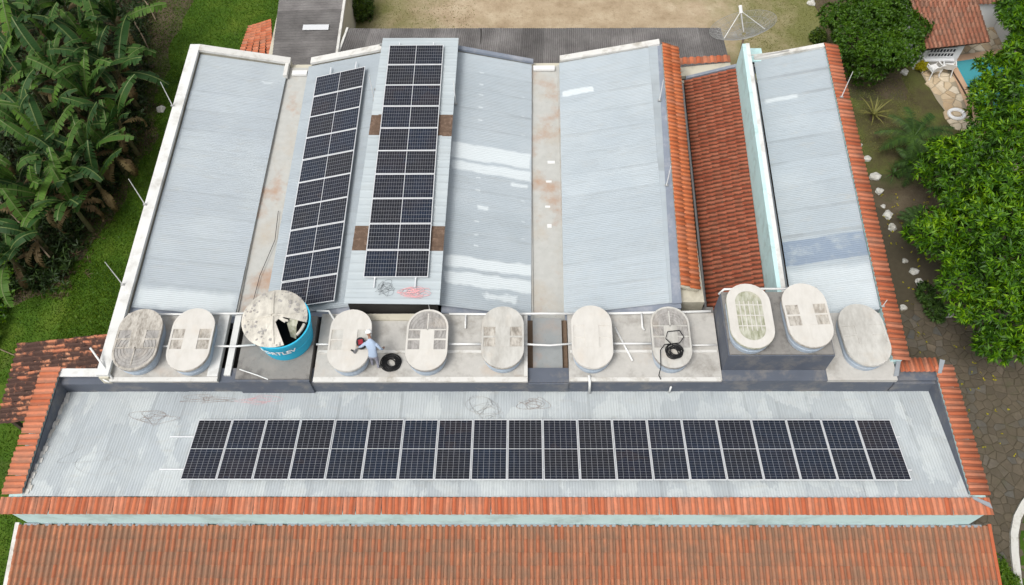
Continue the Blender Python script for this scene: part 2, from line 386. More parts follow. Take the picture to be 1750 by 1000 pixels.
def banana_mats():
    for nm, st in (('banana_leaf', [(.0, (.012, .036, .010)), (.45, (.026, .074, .016)), (.78, (.060, .13, .018)), (1, (.12, .24, .028))]),
                   ('banana_dry', [(.0, (.07, .045, .022)), (.5, (.14, .10, .045)), (1, (.22, .17, .075))])):
        t = NT(nm, .6, .2)
        r = t.math('ADD', t.math('MULTIPLY', t.orand(), .7), t.math('MULTIPLY', t.noise(t.pos(), 1.2, 3), .35))
        c = t.ramp(r, st)
        stripe = t.math('MULTIPLY_ADD', t.math('SINE', t.math('MULTIPLY', t.sep(t.uv())[1], 190)), .10, .95)
        c = t.hsv(c, .5, 1, stripe)
        edge = t.step(t.math('ADD', t.math('ABSOLUTE', t.math('SUBTRACT', t.sep(t.uv())[0], .5)), t.math('MULTIPLY', t.noise(t.pos(), 5, 4), .12)), .50, .56)
        c = t.mix(t.math('MULTIPLY', edge, .6), c, (.13, .10, .04))
        t.col(c)
        tr = t.n.new('ShaderNodeBsdfTranslucent'); t.l.new(c, tr.inputs[0]); mx = t.n.new('ShaderNodeMixShader'); mx.inputs[0].default_value = .2
        t.l.new(t.b.outputs[0], mx.inputs[1]); t.l.new(tr.outputs[0], mx.inputs[2]); t.l.new(mx.outputs[0], t.out.inputs[0])
        MT[nm] = t.m
    plain('banana_rib', (.09, .125, .035), .5, .2, 3)
    plain('banana_stem', (.10, .10, .045), .7, .35, 4, stain=(.06, .04, .025), stain_amt=.9)
banana_mats()

def ground_mats():
    t = NT('soil', .95, .15); P = t.pos()
    c = t.ramp(t.noise(P, .5, 8, .65), [(.3, (.050, .038, .024)), (.5, (.085, .066, .042)), (.7, (.13, .105, .07))])
    c = t.mix(t.math('MULTIPLY', t.step(t.noise(t.vadd(P, (4, 4, 4)), .35, 5, .6), .48, .6), .7), c, (.045, .065, .018))
    c = t.mix(t.math('MULTIPLY', t.step(t.noise(P, 9, 4, .7), .6, .7), .6), c, (.03, .024, .016))
    t.bump(t.noise(P, 12, 5), .5, .04); MT['soil'] = t.col(c)
    t = NT('lawn', .9, .15); P = t.pos()
    c = t.ramp(t.noise(P, .45, 7, .65), [(.28, (.024, .056, .006)), (.5, (.048, .100, .009)), (.72, (.095, .140, .016))])
    c = t.hsv(c, .5, 1, t.math('MULTIPLY_ADD', t.noise(P, 14, 4, .7), .9, .55))
    c = t.mix(t.math('MULTIPLY', t.step(t.noise(t.vadd(P, (7, 1, 0)), .28, 5, .6), .56, .68), .55), c, (.10, .085, .045))
    t.bump(t.noise(P, 25, 4), .6, .05); MT['lawn'] = t.col(c)
    t = NT('dry_field', .95, .12); P = t.pos(); x, y, z = t.sep(P)
    c = t.ramp(t.noise(P, .6, 8, .68), [(.3, (.25, .185, .115)), (.5, (.37, .29, .195)), (.7, (.46, .38, .27))])
    c = t.mix(t.step(t.noise(P, 4.5, 6, .7), .52, .72), c, (.27, .205, .13))
    # greener towards both ends of the yard, where the soil is less trodden
    gm = t.math('ADD', t.math('MULTIPLY', t.math('ABSOLUTE', t.math('SUBTRACT', x, 3.2)), .085), t.math('MULTIPLY_ADD', t.noise(P, .45, 6, .65), 1.1, -.62))
    c = t.mix(t.math('MULTIPLY', t.step(gm, .42, .95), .85), c, (.12, .135, .035))
    c = t.hsv(c, .5, 1, t.math('MULTIPLY_ADD', t.noise(P, 16, 4, .7), .5, .75))
    t.bump(t.noise(P, 14, 5), .5, .04); MT['dry_field'] = t.col(c)
    t = NT('garden', .95, .15); P = t.pos()
    c = t.ramp(t.noise(P, .7, 8, .68), [(.3, (.060, .045, .028)), (.48, (.085, .080, .032)), (.7, (.10, .12, .030))])
    c = t.hsv(c, .5, 1, t.math('MULTIPLY_ADD', t.noise(P, 12, 4, .7), .8, .6)); t.bump(t.noise(P, 20, 4), .5, .05); MT['garden'] = t.col(c)
    t = NT('flagstone', .85, .25); P = t.pos()
    r = t.math('FRACT', t.math('ADD', t.orand(), t.pos('Random Per Island')))
    c = t.ramp(r, [(0, (.078, .064, .046)), (.4, (.098, .080, .057)), (.7, (.112, .090, .063)), (.88, (.080, .080, .074)), (1, (.14, .112, .08))])
    c = t.hsv(c, .5, 1, t.math('MULTIPLY_ADD', t.noise(P, 5, 5, .65), .8, .6))
    c = t.mix(t.math('MULTIPLY', t.step(t.noise(P, .9, 7, .7), .42, .62), .75), c, (.085, .070, .046))
    c = t.mix(t.math('MULTIPLY', t.step(t.noise(t.vadd(P, (3, 9, 1)), 1.6, 6, .7), .58, .70), .5), c, (.060, .068, .028))
    t.bump(t.noise(P, 14, 5), .5, .02); MT['flagstone'] = t.col(c)
    t = NT('deck_stone', .8, .3); P = t.pos()
    r = t.math('FRACT', t.math('ADD', t.orand(), t.pos('Random Per Island')))
    c = t.ramp(r, [(0, (.42, .30, .18)), (.5, (.56, .45, .31)), (1, (.62, .54, .42))])
    c = t.hsv(c, .5, 1, t.math('MULTIPLY_ADD', t.noise(P, 4, 4), .35, .82)); MT['deck_stone'] = t.col(c)
    plain('deck_mortar', (.33, .28, .20), .9, .15, 5)
    plain('pool_border', (.52, .34, .22), .8, .15, 3)
    plain('joint_earth', (.070, .058, .037), .95, .3, 6)
    t = NT('pool_water', .05, .5); t.b.inputs['Base Color'].default_value = (.05, .30, .34, 1)
    t.bump(t.noise(t.pos(), 4, 3), .15, .03); MT['pool_water'] = t.m
ground_mats()

# ------------------------------------------------------------------ the ground
def sheet(name, poly, z, mat, kind='structure'):
    me = mesh_of([(p[0], p[1], z) for p in poly], [tuple(range(len(poly)))]); return tag(link(name, me, mat), kind=kind)
sheet('ground', [(-400, -400), (400, -400), (400, 400), (-400, 400)], 0, MT['soil'])
def wobbly(poly, amp=.35, step=.7):
    out = []
    for i, p in enumerate(poly):
        q = poly[(i + 1) % len(poly)]; L = math.hypot(q[0] - p[0], q[1] - p[1]); n = max(1, int(L / step))
        for k in range(n):
            f = k / n; out.append((p[0] + (q[0] - p[0]) * f + rnd.uniform(-amp, amp), p[1] + (q[1] - p[1]) * f + rnd.uniform(-amp, amp)))
    return out
lawn_poly = [(-60, -40), (-13, -40), (-13, 9.5), (-11, 14), (-13, 26), (-16.5, 26), (-17.6, 15), (-17.8, 10.5), (-17.4, 7.5), (-17.8, 4), (-18.4, 1), (-19.5, -1.0), (-21.5, -2.6), (-60, -6)]
sheet('lawn', wobbly(lawn_poly), .006, MT['lawn'])
sheet('dry_field', wobbly([(-11.5, 8.6), (14.2, 8.4), (15.5, 12), (16.5, 18), (60, 60), (-50, 70), (-13, 24)]), .010, MT['dry_field'])
sheet('garden_grass', wobbly([(14.5, 9.5), (19.6, 9.5), (20.2, 12), (23, 7.4), (21.5, 4.5), (14.5, 4.5)], .3, .6), .006, MT['garden'])

# grass blades over the lawn and in the yard
def blades(name, regions, h, mat, seed, label):
    g = np.random.default_rng(seed); P = []
    for (x0, x1, y0, y1, n) in regions:
        P.append(np.stack([g.uniform(x0, x1, n), g.uniform(y0, y1, n)], 1))
    P = np.concatenate(P); n = len(P)
    a = g.uniform(0, 2 * np.pi, n); hh = h * g.uniform(.5, 1.3, n); w = .016 + .02 * g.random(n)
    base = np.stack([P[:, 0], P[:, 1], np.full(n, .006)], 1)
    dx = np.stack([np.cos(a) * w, np.sin(a) * w, 0 * a], 1)
    tip = base + np.stack([g.normal(0, .5, n) * hh, g.normal(0, .5, n) * hh, hh], 1)
    V = np.stack([base - dx, base + dx, tip], 1).reshape(-1, 3); F = np.arange(3 * n).reshape(-1, 3)
    o = link(name, mesh_np(V, F), mat); tag(o, label, 'grass', kind='stuff'); return o
blades('grass', [(-19.0, -13.9, -6, 12, 42000), (-20, -11.5, 12, 18, 16000), (-23, -14, -6, 0, 18000), (-20, -16, -15, -5, 12000)], .055, MT['grass_blade'], 3, 'short green grass between the banana grove and the white edged roof')
blades('grass', [(15, 20, 6, 12, 5000), (-9, -2, 12, 17, 3000), (12, 17, 12, 17, 4000)], .045, MT['field_grass'], 4, 'thin olive grass growing in the yard behind the buildings')

# ------------------------------------------------------------------ stone paving (irregular polygons cut from a jittered grid)
def clip(poly, nx, ny, d):
    out = []
    for i in range(len(poly)):
        a, b = poly[i], poly[(i + 1) % len(poly)]
        da, db = a[0] * nx + a[1] * ny - d, b[0] * nx + b[1] * ny - d
        if da <= 0: out.append(a)
        if (da < 0 < db) or (db < 0 < da):
            t = da / (da - db); out.append((a[0] + (b[0] - a[0]) * t, a[1] + (b[1] - a[1]) * t))
    return out
def stones(parent, name, x0, x1, y0, y1, cell, gap, h, mat, keep, limit, seed, aspect=1.25, zb=.012):
    g = random.Random(seed); nx = int((x1 - x0) / (cell * aspect)); ny = int((y1 - y0) / cell); S = {}
    for i in range(-1, nx + 1):
        for j in range(-1, ny + 1):
            S[i, j] = (x0 + (i + .5 + g.uniform(-.45, .45)) * cell * aspect, y0 + (j + .5 + g.uniform(-.45, .45)) * cell)
    cells = []
    for (i, j), c in S.items():
        if not keep(c[0], c[1]): continue
        p = [(c[0] - cell, c[1] - cell), (c[0] + cell, c[1] - cell), (c[0] + cell, c[1] + cell), (c[0] - cell, c[1] + cell)]
        for a in range(-2, 3):
            for b in range(-2, 3):
                q = S.get((i + a, j + b))
                if (a or b) and q and p:
                    ux, uy = q[0] - c[0], q[1] - c[1]; L = math.hypot(ux, uy)
                    if L < 1e-6: continue
                    ux /= L; uy /= L; p = clip(p, ux, uy, c[0] * ux + c[1] * uy + L / 2 - gap / 2)
        if len(p) >= 3: cells.append((c, p))
    cells.sort(key=lambda c: (c[0][0] - CAM[0]) ** 2 + (c[0][1] - CAM[1]) ** 2)
    rest = MB()
    for k, (c, p) in enumerate(cells):
        z1 = zb + h * g.uniform(.6, 1.3)
        inner = [(c[0] + (q[0] - c[0]) * .86, c[1] + (q[1] - c[1]) * .86) for q in p]
        m = MB() if k < limit else rest
        ox, oy = (c if k < limit else (0, 0))
        n = len(p)
        v = [(q[0] - ox, q[1] - oy, 0.0) for q in p] + [(q[0] - ox, q[1] - oy, z1 * .6) for q in p] + [(q[0] - ox, q[1] - oy, z1) for q in inner]
        f = [(i, (i + 1) % n, n + (i + 1) % n, n + i) for i in range(n)] + [(n + i, n + (i + 1) % n, 2 * n + (i + 1) % n, 2 * n + i) for i in range(n)] + [tuple(range(2 * n, 3 * n))]
        m.add(v, f)
        if k < limit: m.build(name, mat, parent, (c[0], c[1], 0))
    if rest.v: rest.build('small_' + name, mat, parent, kind='stuff')
road = sheet('stone_road', wobbly([(14.8, -40), (24, -40), (24, -6), (21, -2.5), (19, -1.2), (17.6, 1.5), (16.2, 3.4), (14.8, 3.4)], .25, .6), .012, MT['joint_earth'])
def road_keep(x, y):
    if x < 15.25: return False
    if y > -2.4: return False
    return x < 22
stones(road, 'stone', 15.2, 22, -16, 3.2, .30, .022, .022, MT['flagstone'], road_keep, 300, 5)

# ------------------------------------------------------------------ tiles
def tile_mesh(name, pitch, length, hump=.05, lip=.014):
    """one interlocking clay tile: a barrel and a shallow pan, top edge at y=0 running down to y=-length"""
    xs = [0, .06, .18, .32, .46, .58, .66, .84, 1.0]
    zs = [0.0, .55, .93, 1.0, .86, .45, .02, -.06, .04]
    pts = [(x * pitch, z * hump) for x, z in zip(xs, zs)]
    V = []; n = len(pts)
    for y, dz in ((0, 0), (-length, 0), (-length, -lip)):
        V += [(x, y, z + dz) for x, z in pts]
    V += [(x, 0, z - lip) for x, z in pts]
    F = [(i, n + i, n + i + 1, i + 1) for i in range(n - 1)] + [(n + i, 2 * n + i, 2 * n + i + 1, n + i + 1) for i in range(n - 1)]
    F += [(0, 3 * n, 2 * n, n), (n - 1, 2 * n - 1, 3 * n - 1, 4 * n - 1)]
    return V, F
def tile_field(parent, partname, NW, NE, SW, SE, nu, nv, mat, limit=300, order=None, hump=.05, skip=None, seed=1, over=.045, tilename='tile', jitter=1.0, stuffname=None):
    """NW/NE: upper edge, SW/SE: lower (eave) edge, seen looking up the slope; nu tiles across, nv courses down"""
    g = random.Random(seed)
    NW, NE, SW, SE = map(Vector, (NW, NE, SW, SE))
    if (NE - NW).cross(NW - SW).z < 0: NW, NE, SW, SE = NE, NW, SE, SW
    pitch = (NE - NW).length / nu; course = (SW - NW).length / nv
    V, F = tile_mesh('tile', pitch * 1.0, course + over, hump)
    UVt = np.array([(v[0] / pitch, -v[1] / (course + over)) for v in V])
    me = mesh_np(V, F, 'tile', uv=UVt); me.materials.append(mat)
    Vn = np.array(V); Fn = np.array(F)
    cells = [(i, j) for j in range(nv) for i in range(nu) if not (skip and skip(i, j))]
    idx = sorted(cells, key=order) if order else sorted(cells, key=lambda c: -c[1])
    sel = set(idx[:limit]); rv = []; rf = []; cnt = 0
    holder = parent
    for (i, j) in cells:
        u, v = i / nu, j / nv
        L = NW.lerp(SW, v); Rr = NE.lerp(SE, v); P = L.lerp(Rr, u)
        X = (Rr - L).normalized(); D = (NW.lerp(NE, u) - SW.lerp(SE, u)).normalized()
        Z = X.cross(D).normalized(); Y = Z.cross(X)
        P = P + Z * (.020)
        jt = R(1.2) * jitter
        rot = Matrix((X, Y, Z)).transposed().to_4x4() @ Matrix.Rotation(-math.atan2(.020, course) + g.uniform(-.3, .6) * jt, 4, 'X') @ Matrix.Rotation(g.uniform(-1, 1) * jt, 4, 'Z')
        mw = Matrix.Translation(P) @ rot
        if (i, j) in sel:
            o = bpy.data.objects.new(tilename, me); COL.objects.link(o); o.parent = holder; o.matrix_basis = mw
        else:
            A = np.array(mw); rv.append(Vn @ A[:3, :3].T + A[:3, 3]); rf.append(Fn + cnt * len(V)); cnt += 1
    if rv:
        link(stuffname or (tilename + '_field'), mesh_np(np.concatenate(rv), np.concatenate(rf), uv=np.tile(UVt, (cnt, 1))), mat, holder, kind='stuff')
    return me

def corrugated(parent, name, NW, NE, SE, SW, nsheets, along, wave, amp, mat, mats=None, thick=.0, gap=.0, seed=0, profile='sine', lift=.006):
    """sheets laid side by side. 'along': the way ribs run ('x': west-east, 'y': north-south); each sheet is an object"""
    NW, NE, SE, SW = map(Vector, (NW, NE, SE, SW)); out = []
    for k in range(nsheets):
        if along == 'x':      # sheets stack from north to south
            a, b = k / nsheets, (k + 1.03) / nsheets
            c = [NW.lerp(SW, a), NE.lerp(SE, a), NE.lerp(SE, b), NW.lerp(SW, b)]
            s0, s1, e0, e1 = c[0], c[3], c[1], c[2]
        else:
            a, b = k / nsheets, (k + 1.03) / nsheets
            c = [NW.lerp(NE, a), NW.lerp(NE, b), SW.lerp(SE, b), SW.lerp(SE, a)]
            s0, s1, e0, e1 = c[3], c[2], c[0], c[1]
        W_ = (s1 - s0).length; nw = max(2, round(W_ / wave)); per = 6 if profile == 'sine' else 8; N = nw * per
        V = []; org = (s0 + s1 + e0 + e1) / 4; g = random.Random(seed * 100 + k); tw = g.uniform(-.012, .012)
        M_ = 3
        for r in range(M_ + 1):
            fr = r / M_; A = s0.lerp(e0, fr); B = s1.lerp(e1, fr)
            for q in range(N + 1):
                t = q / N; p = A.lerp(B, t)
                ph = (t * nw) % 1.0 if q < N else 1.0
                if profile == 'sine': h = amp * math.sin(2 * math.pi * t * nw)
                else: h = amp if .40 < ph < .58 else 0
                p = p - org; p.z += h + lift * (1 - t) + tw * (fr - .5) * 2
                V.append(p)
        F = [(r * (N + 1) + q, r * (N + 1) + q + 1, (r + 1) * (N + 1) + q + 1, (r + 1) * (N + 1) + q) for r in range(M_) for q in range(N)]
        if along != 'x': F = F
        else: F = [f[::-1] for f in F]
        me = mesh_np([tuple(v) for v in V], F, name, smooth=(profile == 'sine'))
        out.append(link(name, me, (mats or {}).get(k, mat), parent, org))
    return out

# ------------------------------------------------------------------ MAIN HALL: zig-zag roofs
YN, YS = 7.25, -5.35
hall = empty('main_building', (0, 1, 0), 0, 'long hall with two pale blue valley roofs, white edged parapets and a tank slab', 'building')
hall.location = (0, 0, 0)
# outer walls
m = MB()
m.box(-13.74, -13.42, -8.2, 7.55, 0, 5.33); m.box(-13.42, 6.05, 7.30, 7.55, 0, 4.3)
m.box(6.05, 7.0, -5.2, 7.4, 0, 5.18)
m.box(-13.42, 13.05, -8.18, -7.9, 0, 4.79)
m.build('wall', MT['plaster_cream'], hall)
MB().box(-13.80, -13.38, -8.15, 7.62, 5.33, 5.46).build('parapet_cap', MT['white_paint'], hall)
# north parapet following the roofs
def ridge_piece(x0, z0, x1, z1, mat, w=.34, y=7.28, up=.16, name='verge_cap'):
    q = [(x0, y, z0 + up), (x1, y, z1 + up), (x1, y + w, z1 + up), (x0, y + w, z0 + up)]
    MB().slab(q, .12).build(name, mat, hall)
    q2 = [(x0, y + .05, z0 + up - .12), (x1, y + .05, z1 + up - .12), (x1, y + w - .05, z1 + up - .12), (x0, y + w - .05, z0 + up - .12)]
    MB().slab(q2, .9).build('gable_wall', MT['plaster_cream'], hall)
ridge_piece(-13.38, 5.30, -9.62, 4.50, MT['cap_white'])
ridge_piece(-8.72, 4.50, -5.5, 5.25, MT['cap_white'])
ridge_piece(-2.25, 5.28, 1.05, 4.46, MT['grey_flashing'], .2)
ridge_piece(2.2, 4.55, 6.42, 5.46, MT['cap_white'], .30)
# roofs of corrugated sheets
corrugated(hall, 'roof_sheet', (-13.36, YN, 5.22), (-9.72, YN, 4.50), (-9.86, YS, 4.50), (-13.36, YS, 5.22), 12, 'x', .085, .0045, MT['roof_west'], seed=1)
corrugated(hall, 'roof_sheet', (-8.82, YN, 4.46), (-3.75, YN, 5.66), (-3.75, YS, 5.66), (-8.82, YS, 4.46), 12, 'x', .085, .0045, MT['roof_left'], seed=2)
corrugated(hall, 'roof_sheet', (-3.75, YN, 5.66), (.98, YN, 4.50), (.88, YS, 4.50), (-3.75, YS, 5.66), 12, 'x', .085, .0045, MT['roof_middle'], seed=3)
corrugated(hall, 'roof_sheet', (2.18, YN, 4.58), (6.02, YN, 5.46), (5.80, YS, 5.46), (2.06, YS, 4.58), 12, 'x', .085, .0045, MT['roof_right'], seed=4)
# valley gutters
for (xa, xb) in ((-9.92, -8.72), (.84, 2.20)):
    m = MB(); m.box(xa, xb, YS - .35, 7.3, 4.18, 4.36); m.box(xa + .02, xa + .11, YS - .3, 7.28, 4.36, 4.45); m.box(xb - .11, xb - .02, YS - .3, 7.28, 4.36, 4.45)
    m.build('valley_gutter', MT['gutter_concrete'], hall)
m = MB(); m.box(-9.5, -8.85, 6.75, 7.0, 4.40, 4.5); m.build('gutter_cover', MT['pvc'], hall)
m = MB(); m.box(1.05, 1.98, 6.95, 7.2, 4.40, 4.5); m.build('gutter_cover', MT['pvc'], hall)
m = MB(); m.box(-9.82, -9.66, 6.55, 7.3, 4.45, 4.66); m.build('gutter_block', MT['cap_white'], hall)
for (px, py, w, d) in ((942, 277, .30, .14), (938, 310, .22, .10), (936, 353, .20, .10), (939, 386, .17, .17)):
    p = at(px, py, 4.38); MB().box(-w / 2, w / 2, -d / 2, d / 2, 0, .012).build('sealant_patch', MT['pvc'], hall, (p.x, p.y, 4.362))
# ridge flashing strips beside the bright tile strip
q = [(5.72, YS - .05, 5.47), (6.13, YS - .05, 5.50), (6.38, 7.3, 5.50), (5.96, 7.3, 5.47)]
MB().slab(q, .03).build('light_flashing', MT['roof_right'], hall)
q = [(5.80, YS - .1, 5.50), (6.12, YS - .1, 5.56), (6.50, 7.32, 5.56), (6.34, 7.32, 5.50)]
MB().slab(q, .05).build('ridge_flashing', MT['grey_flashing'], hall)
tile_field(hall, None, (6.52, 7.42, 5.57), (6.14, -4.72, 5.57), (7.20, 7.36, 5.34), (6.82, -4.82, 5.34), 60, 2, MT['clay_bright'], hump=.045, seed=3, tilename='ridge_tile')
MB().slab([(6.12, -4.75, 5.53), (6.80, -4.8, 5.30), (7.18, 7.3, 5.30), (6.50, 7.35, 5.53)], .1).build('tile_bed', MT['plaster_cream'], hall)
# south ends of the roofs: grey membrane upstand under the sheets
for (xa, za, xb, zb) in ((-13.4, 5.16, -9.8, 4.44), (-8.8, 4.40, -5.5, 5.18), (-2.3, 5.2, .9, 4.44), (2.1, 4.52, 6.1, 5.50)):
    MB().slab([(xa, -5.62, za), (xb, -5.62, zb), (xb, -5.30, zb + .0), (xa, -5.30, za + .0)], .5).build('roof_end_flashing', MT['grey_flashing'], hall)
# bright raised deck over the ridge
DX0, DX1, DZ = -5.55, -2.18, 5.84
brown = {4: MT['brown_sheet'], 9: MT['brown_sheet']}
corrugated(hall, 'deck_sheet', (-5.38, 7.50, DZ), (-2.14, 7.46, DZ), (-2.30, -5.62, DZ), (-5.62, -5.58, DZ), 12, 'x', .33, .028, MT['roof_deck'], mats={k: v for k, v in brown.items()}, profile='trap', seed=5)
m = MB()
for y in (7.2, 4.6, 2.0, -.6, -3.2, -5.4): m.box(-5.5, -2.3, y - .04, y + .04, DZ - .13, DZ - .05)
m.build('deck_purlin', MT['steel'], hall)
MB().box(-4.9, -2.6, -5.95, -5.70, 5.18, 5.26).build('timber_board', MT['plaster_cream'], hall)
MB().box(-5.5, -2.4, -5.58, -5.45, 5.0, 5.72).build('deck_gap_shade', MT['void_shade'], hall)  # solid box, its colour paints the shade under the deck's open end

# tank slab
def slabpart(name, x0, x1, y0, y1, z0, z1, mat): return MB().box(x0, x1, y0, y1, z0, z1).build(name, mat, hall)
slabpart('tank_slab', -13.42, -9.75, -8.24, -5.66, 5.04, 5.2, MT['slab_concrete'])
slabpart('slab_curb', -10.12, -9.76, -8.1, -5.7, 5.2, 5.24, MT['white_paint'])
slabpart('tank_slab', -6.50, .74, -8.26, -5.66, 5.04, 5.2, MT['slab_concrete'])
slabpart('tank_slab', 2.14, 7.26, -8.24, -5.66, 5.04, 5.2, MT['slab_concrete'])
slabpart('tank_slab', 10.78, 13.10, -8.24, -5.66, 5.04, 5.2, MT['slab_concrete'])
slabpart('slab_step', -6.45, .70, -7.22, -7.12, 5.2, 5.245, MT['cap_white'])
slabpart('slab_step', 2.2, 7.2, -7.22, -7.12, 5.2, 5.245, MT['cap_white'])
slabpart('slab_edge', -6.50, .74, -8.30, -8.12, 5.2, 5.225, MT['cap_white'])
slabpart('slab_edge', 2.14, 7.2, -8.28, -8.14, 5.2, 5.225, MT['cap_white'])
slabpart('slab_edge', -13.42, -9.75, -8.28, -8.12, 5.2, 5.225, MT['cap_white'])
slabpart('slab_edge', -.0 + .62, .74, -8.1, -5.7, 5.2, 5.23, MT['cap_white'])
slabpart('tank_base', -9.12, -6.62, -8.22, -5.8, 4.3, 5.30, MT['dirty_concrete'])
slabpart('tank_base_front', -9.12, -6.62, -8.30, -8.225, 4.3, 5.24, MT['grey_membrane'])
slabpart('light_well', -9.74, -8.7, -7.9, -5.7, 4.1, 4.2, MT['void_shade'])  # bottom of the well, its deep shade put into the colour
slabpart('well_beam', -9.60, -9.38, -8.0, -5.66, 5.0, 5.12, MT['white_paint'])
slabpart('well_side', -9.13, -8.62, -7.6, -6.2, 4.6, 4.8, MT['dirty_concrete'])
slabpart('channel_floor', .93, 1.95, -8.05, -5.62, 4.62, 4.78, MT['channel_floor'])
slabpart('channel_side', .74, .93, -8.1, -5.62, 4.3, 4.62, MT['rust_steel'])
slabpart('channel_side', 1.95, 2.14, -8.1, -5.62, 4.3, 4.62, MT['rust_steel'])
slabpart('raised_plinth', 7.30, 10.76, -7.86, -5.5, 4.3, 6.24, MT['grey_membrane'])
slabpart('plinth_top', 7.34, 10.72, -7.82, -5.46, 6.24, 6.30, MT['dirty_concrete'])
slabpart('wall_upstand', -13.4, 13.05, -8.235, -8.19, 3.9, 5.035, MT['grey_membrane'])
slabpart('wall_upstand', .76, 2.12, -8.29, -8.24, 4.4, 5.0, MT['grey_membrane'])
slabpart('wall_upstand', -13.4, 13.04, -8.188, -7.70, 4.8, 5.032, MT['grey_membrane'])
slabpart('wall_upstand', 7.27, 10.77, -8.262, -7.865, 4.9, 5.2, MT['grey_membrane'])
slabpart('hall_floor', -13.3, 6.0, -7.8, 7.2, 3.4, 3.5, MT['void_shade'])

# ------------------------------------------------------------------ EAST WING: tiled lean-to, turquoise wall, right roof
east = empty('side_building', (0, 0, 0), 0, 'narrow wing with a steep red tiled roof, turquoise wall and pale blue roof', 'building')
tile_field(east, None, (9.98, 7.30, 4.12), (9.52, -5.0, 4.12), (7.86, 7.28, 3.42), (7.58, -5.1, 3.42), 61, 6, MT['clay_mid'], hump=.06, seed=4,
           order=lambda c: (c[0] < 0) or -c[1] * .001 + c[0] * 0 + c[0] * -1)
MB().slab([(7.60, -5.1, 3.39), (9.5, -5.0, 4.07), (9.96, 7.28, 4.07), (7.88, 7.26, 3.39)], .12).build('tile_bed', MT['soil_dark'], east)
MB().slab([(9.52, -5.3, 5.50), (9.78, -5.3, 5.50), (10.22, 7.38, 5.50), (9.96, 7.38, 5.50)], 2.2).build('parapet_wall', MT['turquoise_paint'], east)
MB().slab([(9.66, -5.32, 5.512), (9.82, -5.32, 5.512), (10.26, 7.40, 5.512), (10.10, 7.40, 5.512)], .05).build('wall_top', MT['white_paint'], east)
m = MB(); m.box(7.5, 13.4, 7.30, 7.46, 0, 3.3); m.build('wall', MT['plaster_cream'], east)
MB().slab([(13.0, -7.55, 5.36), (13.36, -7.55, 5.36), (13.82, 7.40, 5.36), (13.46, 7.40, 5.36)], 5.3).build('wall', MT['turquoise_paint'], east)
corrugated(east, 'roof_sheet', (10.62, 7.2, 4.70), (13.42, 7.2, 5.42), (13.0, -5.6, 5.42), (10.22, -5.6, 4.70), 11, 'x', .085, .0045, MT['roof_east'], seed=6)
MB().slab([(9.80, -5.5, 4.5), (10.24, -5.5, 4.5), (10.64, 7.2, 4.5), (10.22, 7.2, 4.5)], .1).build('box_gutter', MT['mortar_grey'], east)
MB().slab([(10.2, -5.62, 4.66), (13.0, -5.62, 5.38), (13.0, -5.3, 5.36), (10.2, -5.3, 4.64)], .4).build('roof_end_flashing', MT['mortar_grey'], east)
q = [(10.6, 7.16, 4.84), (13.4, 7.16, 5.54), (13.4, 7.36, 5.54), (10.6, 7.36, 4.84)]; MB().slab(q, .5).build('verge_cap', MT['cap_white'], east)
q = [(7.9, 7.35, 3.52), (10.0, 7.35, 4.24), (10.0, 7.5, 4.24), (7.9, 7.5, 3.52)]; MB().slab(q, .14).build('verge_mortar', MT['grey_flashing'], east)
MB().slab([(7.2, 7.55, 3.40), (9.9, 7.55, 3.75), (9.9, 8.1, 3.75), (7.2, 8.1, 3.40)], .2).build('back_ledge', MT['plaster_cream'], east)
tile_field(east, None, (7.2, 8.42, 3.68), (9.9, 8.42, 3.86), (7.2, 8.10, 3.62), (9.9, 8.10, 3.80), 9, 1, MT['clay_cap'], seed=8, tilename='ledge_tile')
# outer tiled parapet of the wing (tiles laid across the wall), stepping down to the front
tile_field(east, None, (13.42, 7.40, 5.50), (12.94, -7.62, 5.50), (13.90, 7.40, 5.40), (13.50, -7.72, 5.40), 72, 1, MT['clay_cap'], hump=.05, seed=5, tilename='cap_tile', jitter=2)
# narrow alley between the bright strip and the tiled roof
MB().box(7.05, 7.75, -5.3, 7.3, .0, .05).build('alley_floor', MT['soil_dark'], east)
MB().slab([(7.42, -5.2, 3.36), (7.50, -5.2, 3.36), (7.78, 7.2, 3.36), (7.70, 7.2, 3.36)], .12).build('eave_gutter', MT['steel'], east)
MB().slab([(7.50, -5.2, 3.30), (7.58, -5.2, 3.30), (7.86, 7.2, 3.30), (7.78, 7.2, 3.30)], .25).build('fascia', MT['black_plastic'], east)
MB().slab([(6.86, -5.5, 4.3), (7.5, -5.5, 4.3), (7.5, -4.9, 4.3), (6.86, -4.9, 4.3)], .2).build('alley_slab', MT['dirty_concrete'], east)
m = MB(); m.box(7.36, 7.56, 6.6, 6.85, 3.6, 3.85); m.build('gutter_outlet', MT['pvc'], east)

# ------------------------------------------------------------------ FRONT WING
front = empty('front_building', (0, 0, 0), 0, 'long front wing with sunken whitish roof framed by clay tile caps', 'building')
FX0, FX1, FYN, FYS = -15.28, 14.5, -8.22, -12.18
def fz(y): return 4.28 + (FYN - y) * .188
sheets = corrugated(front, 'roof_sheet', (FX0, FYN, fz(FYN)), (FX1, FYN, fz(FYN)), (FX1, FYS, fz(FYS)), (FX0, FYS, fz(FYS)), 28, 'y', .095, .0055, MT['roof_front'], seed=7)
m = MB(); m.box(-15.72, -15.30, -12.6, -7.75, 0, 5.0); m.build('wall', MT['turquoise_paint'], front)
MB().box(-15.30, -15.26, -12.2, -7.95, 3.9, 4.99).build('inner_wall', MT['grey_membrane'], front)
MB().box(14.52, 15.0, -12.6, -7.7, 0, 5.0).build('wall', MT['turquoise_paint'], front)
MB().box(14.48, 14.52, -12.2, -7.95, 3.9, 4.99).build('inner_wall', MT['grey_membrane'], front)
MB().box(-15.30, 14.52, -12.62, -12.20, 0, 4.99).build('wall', MT['turquoise_paint'], front)
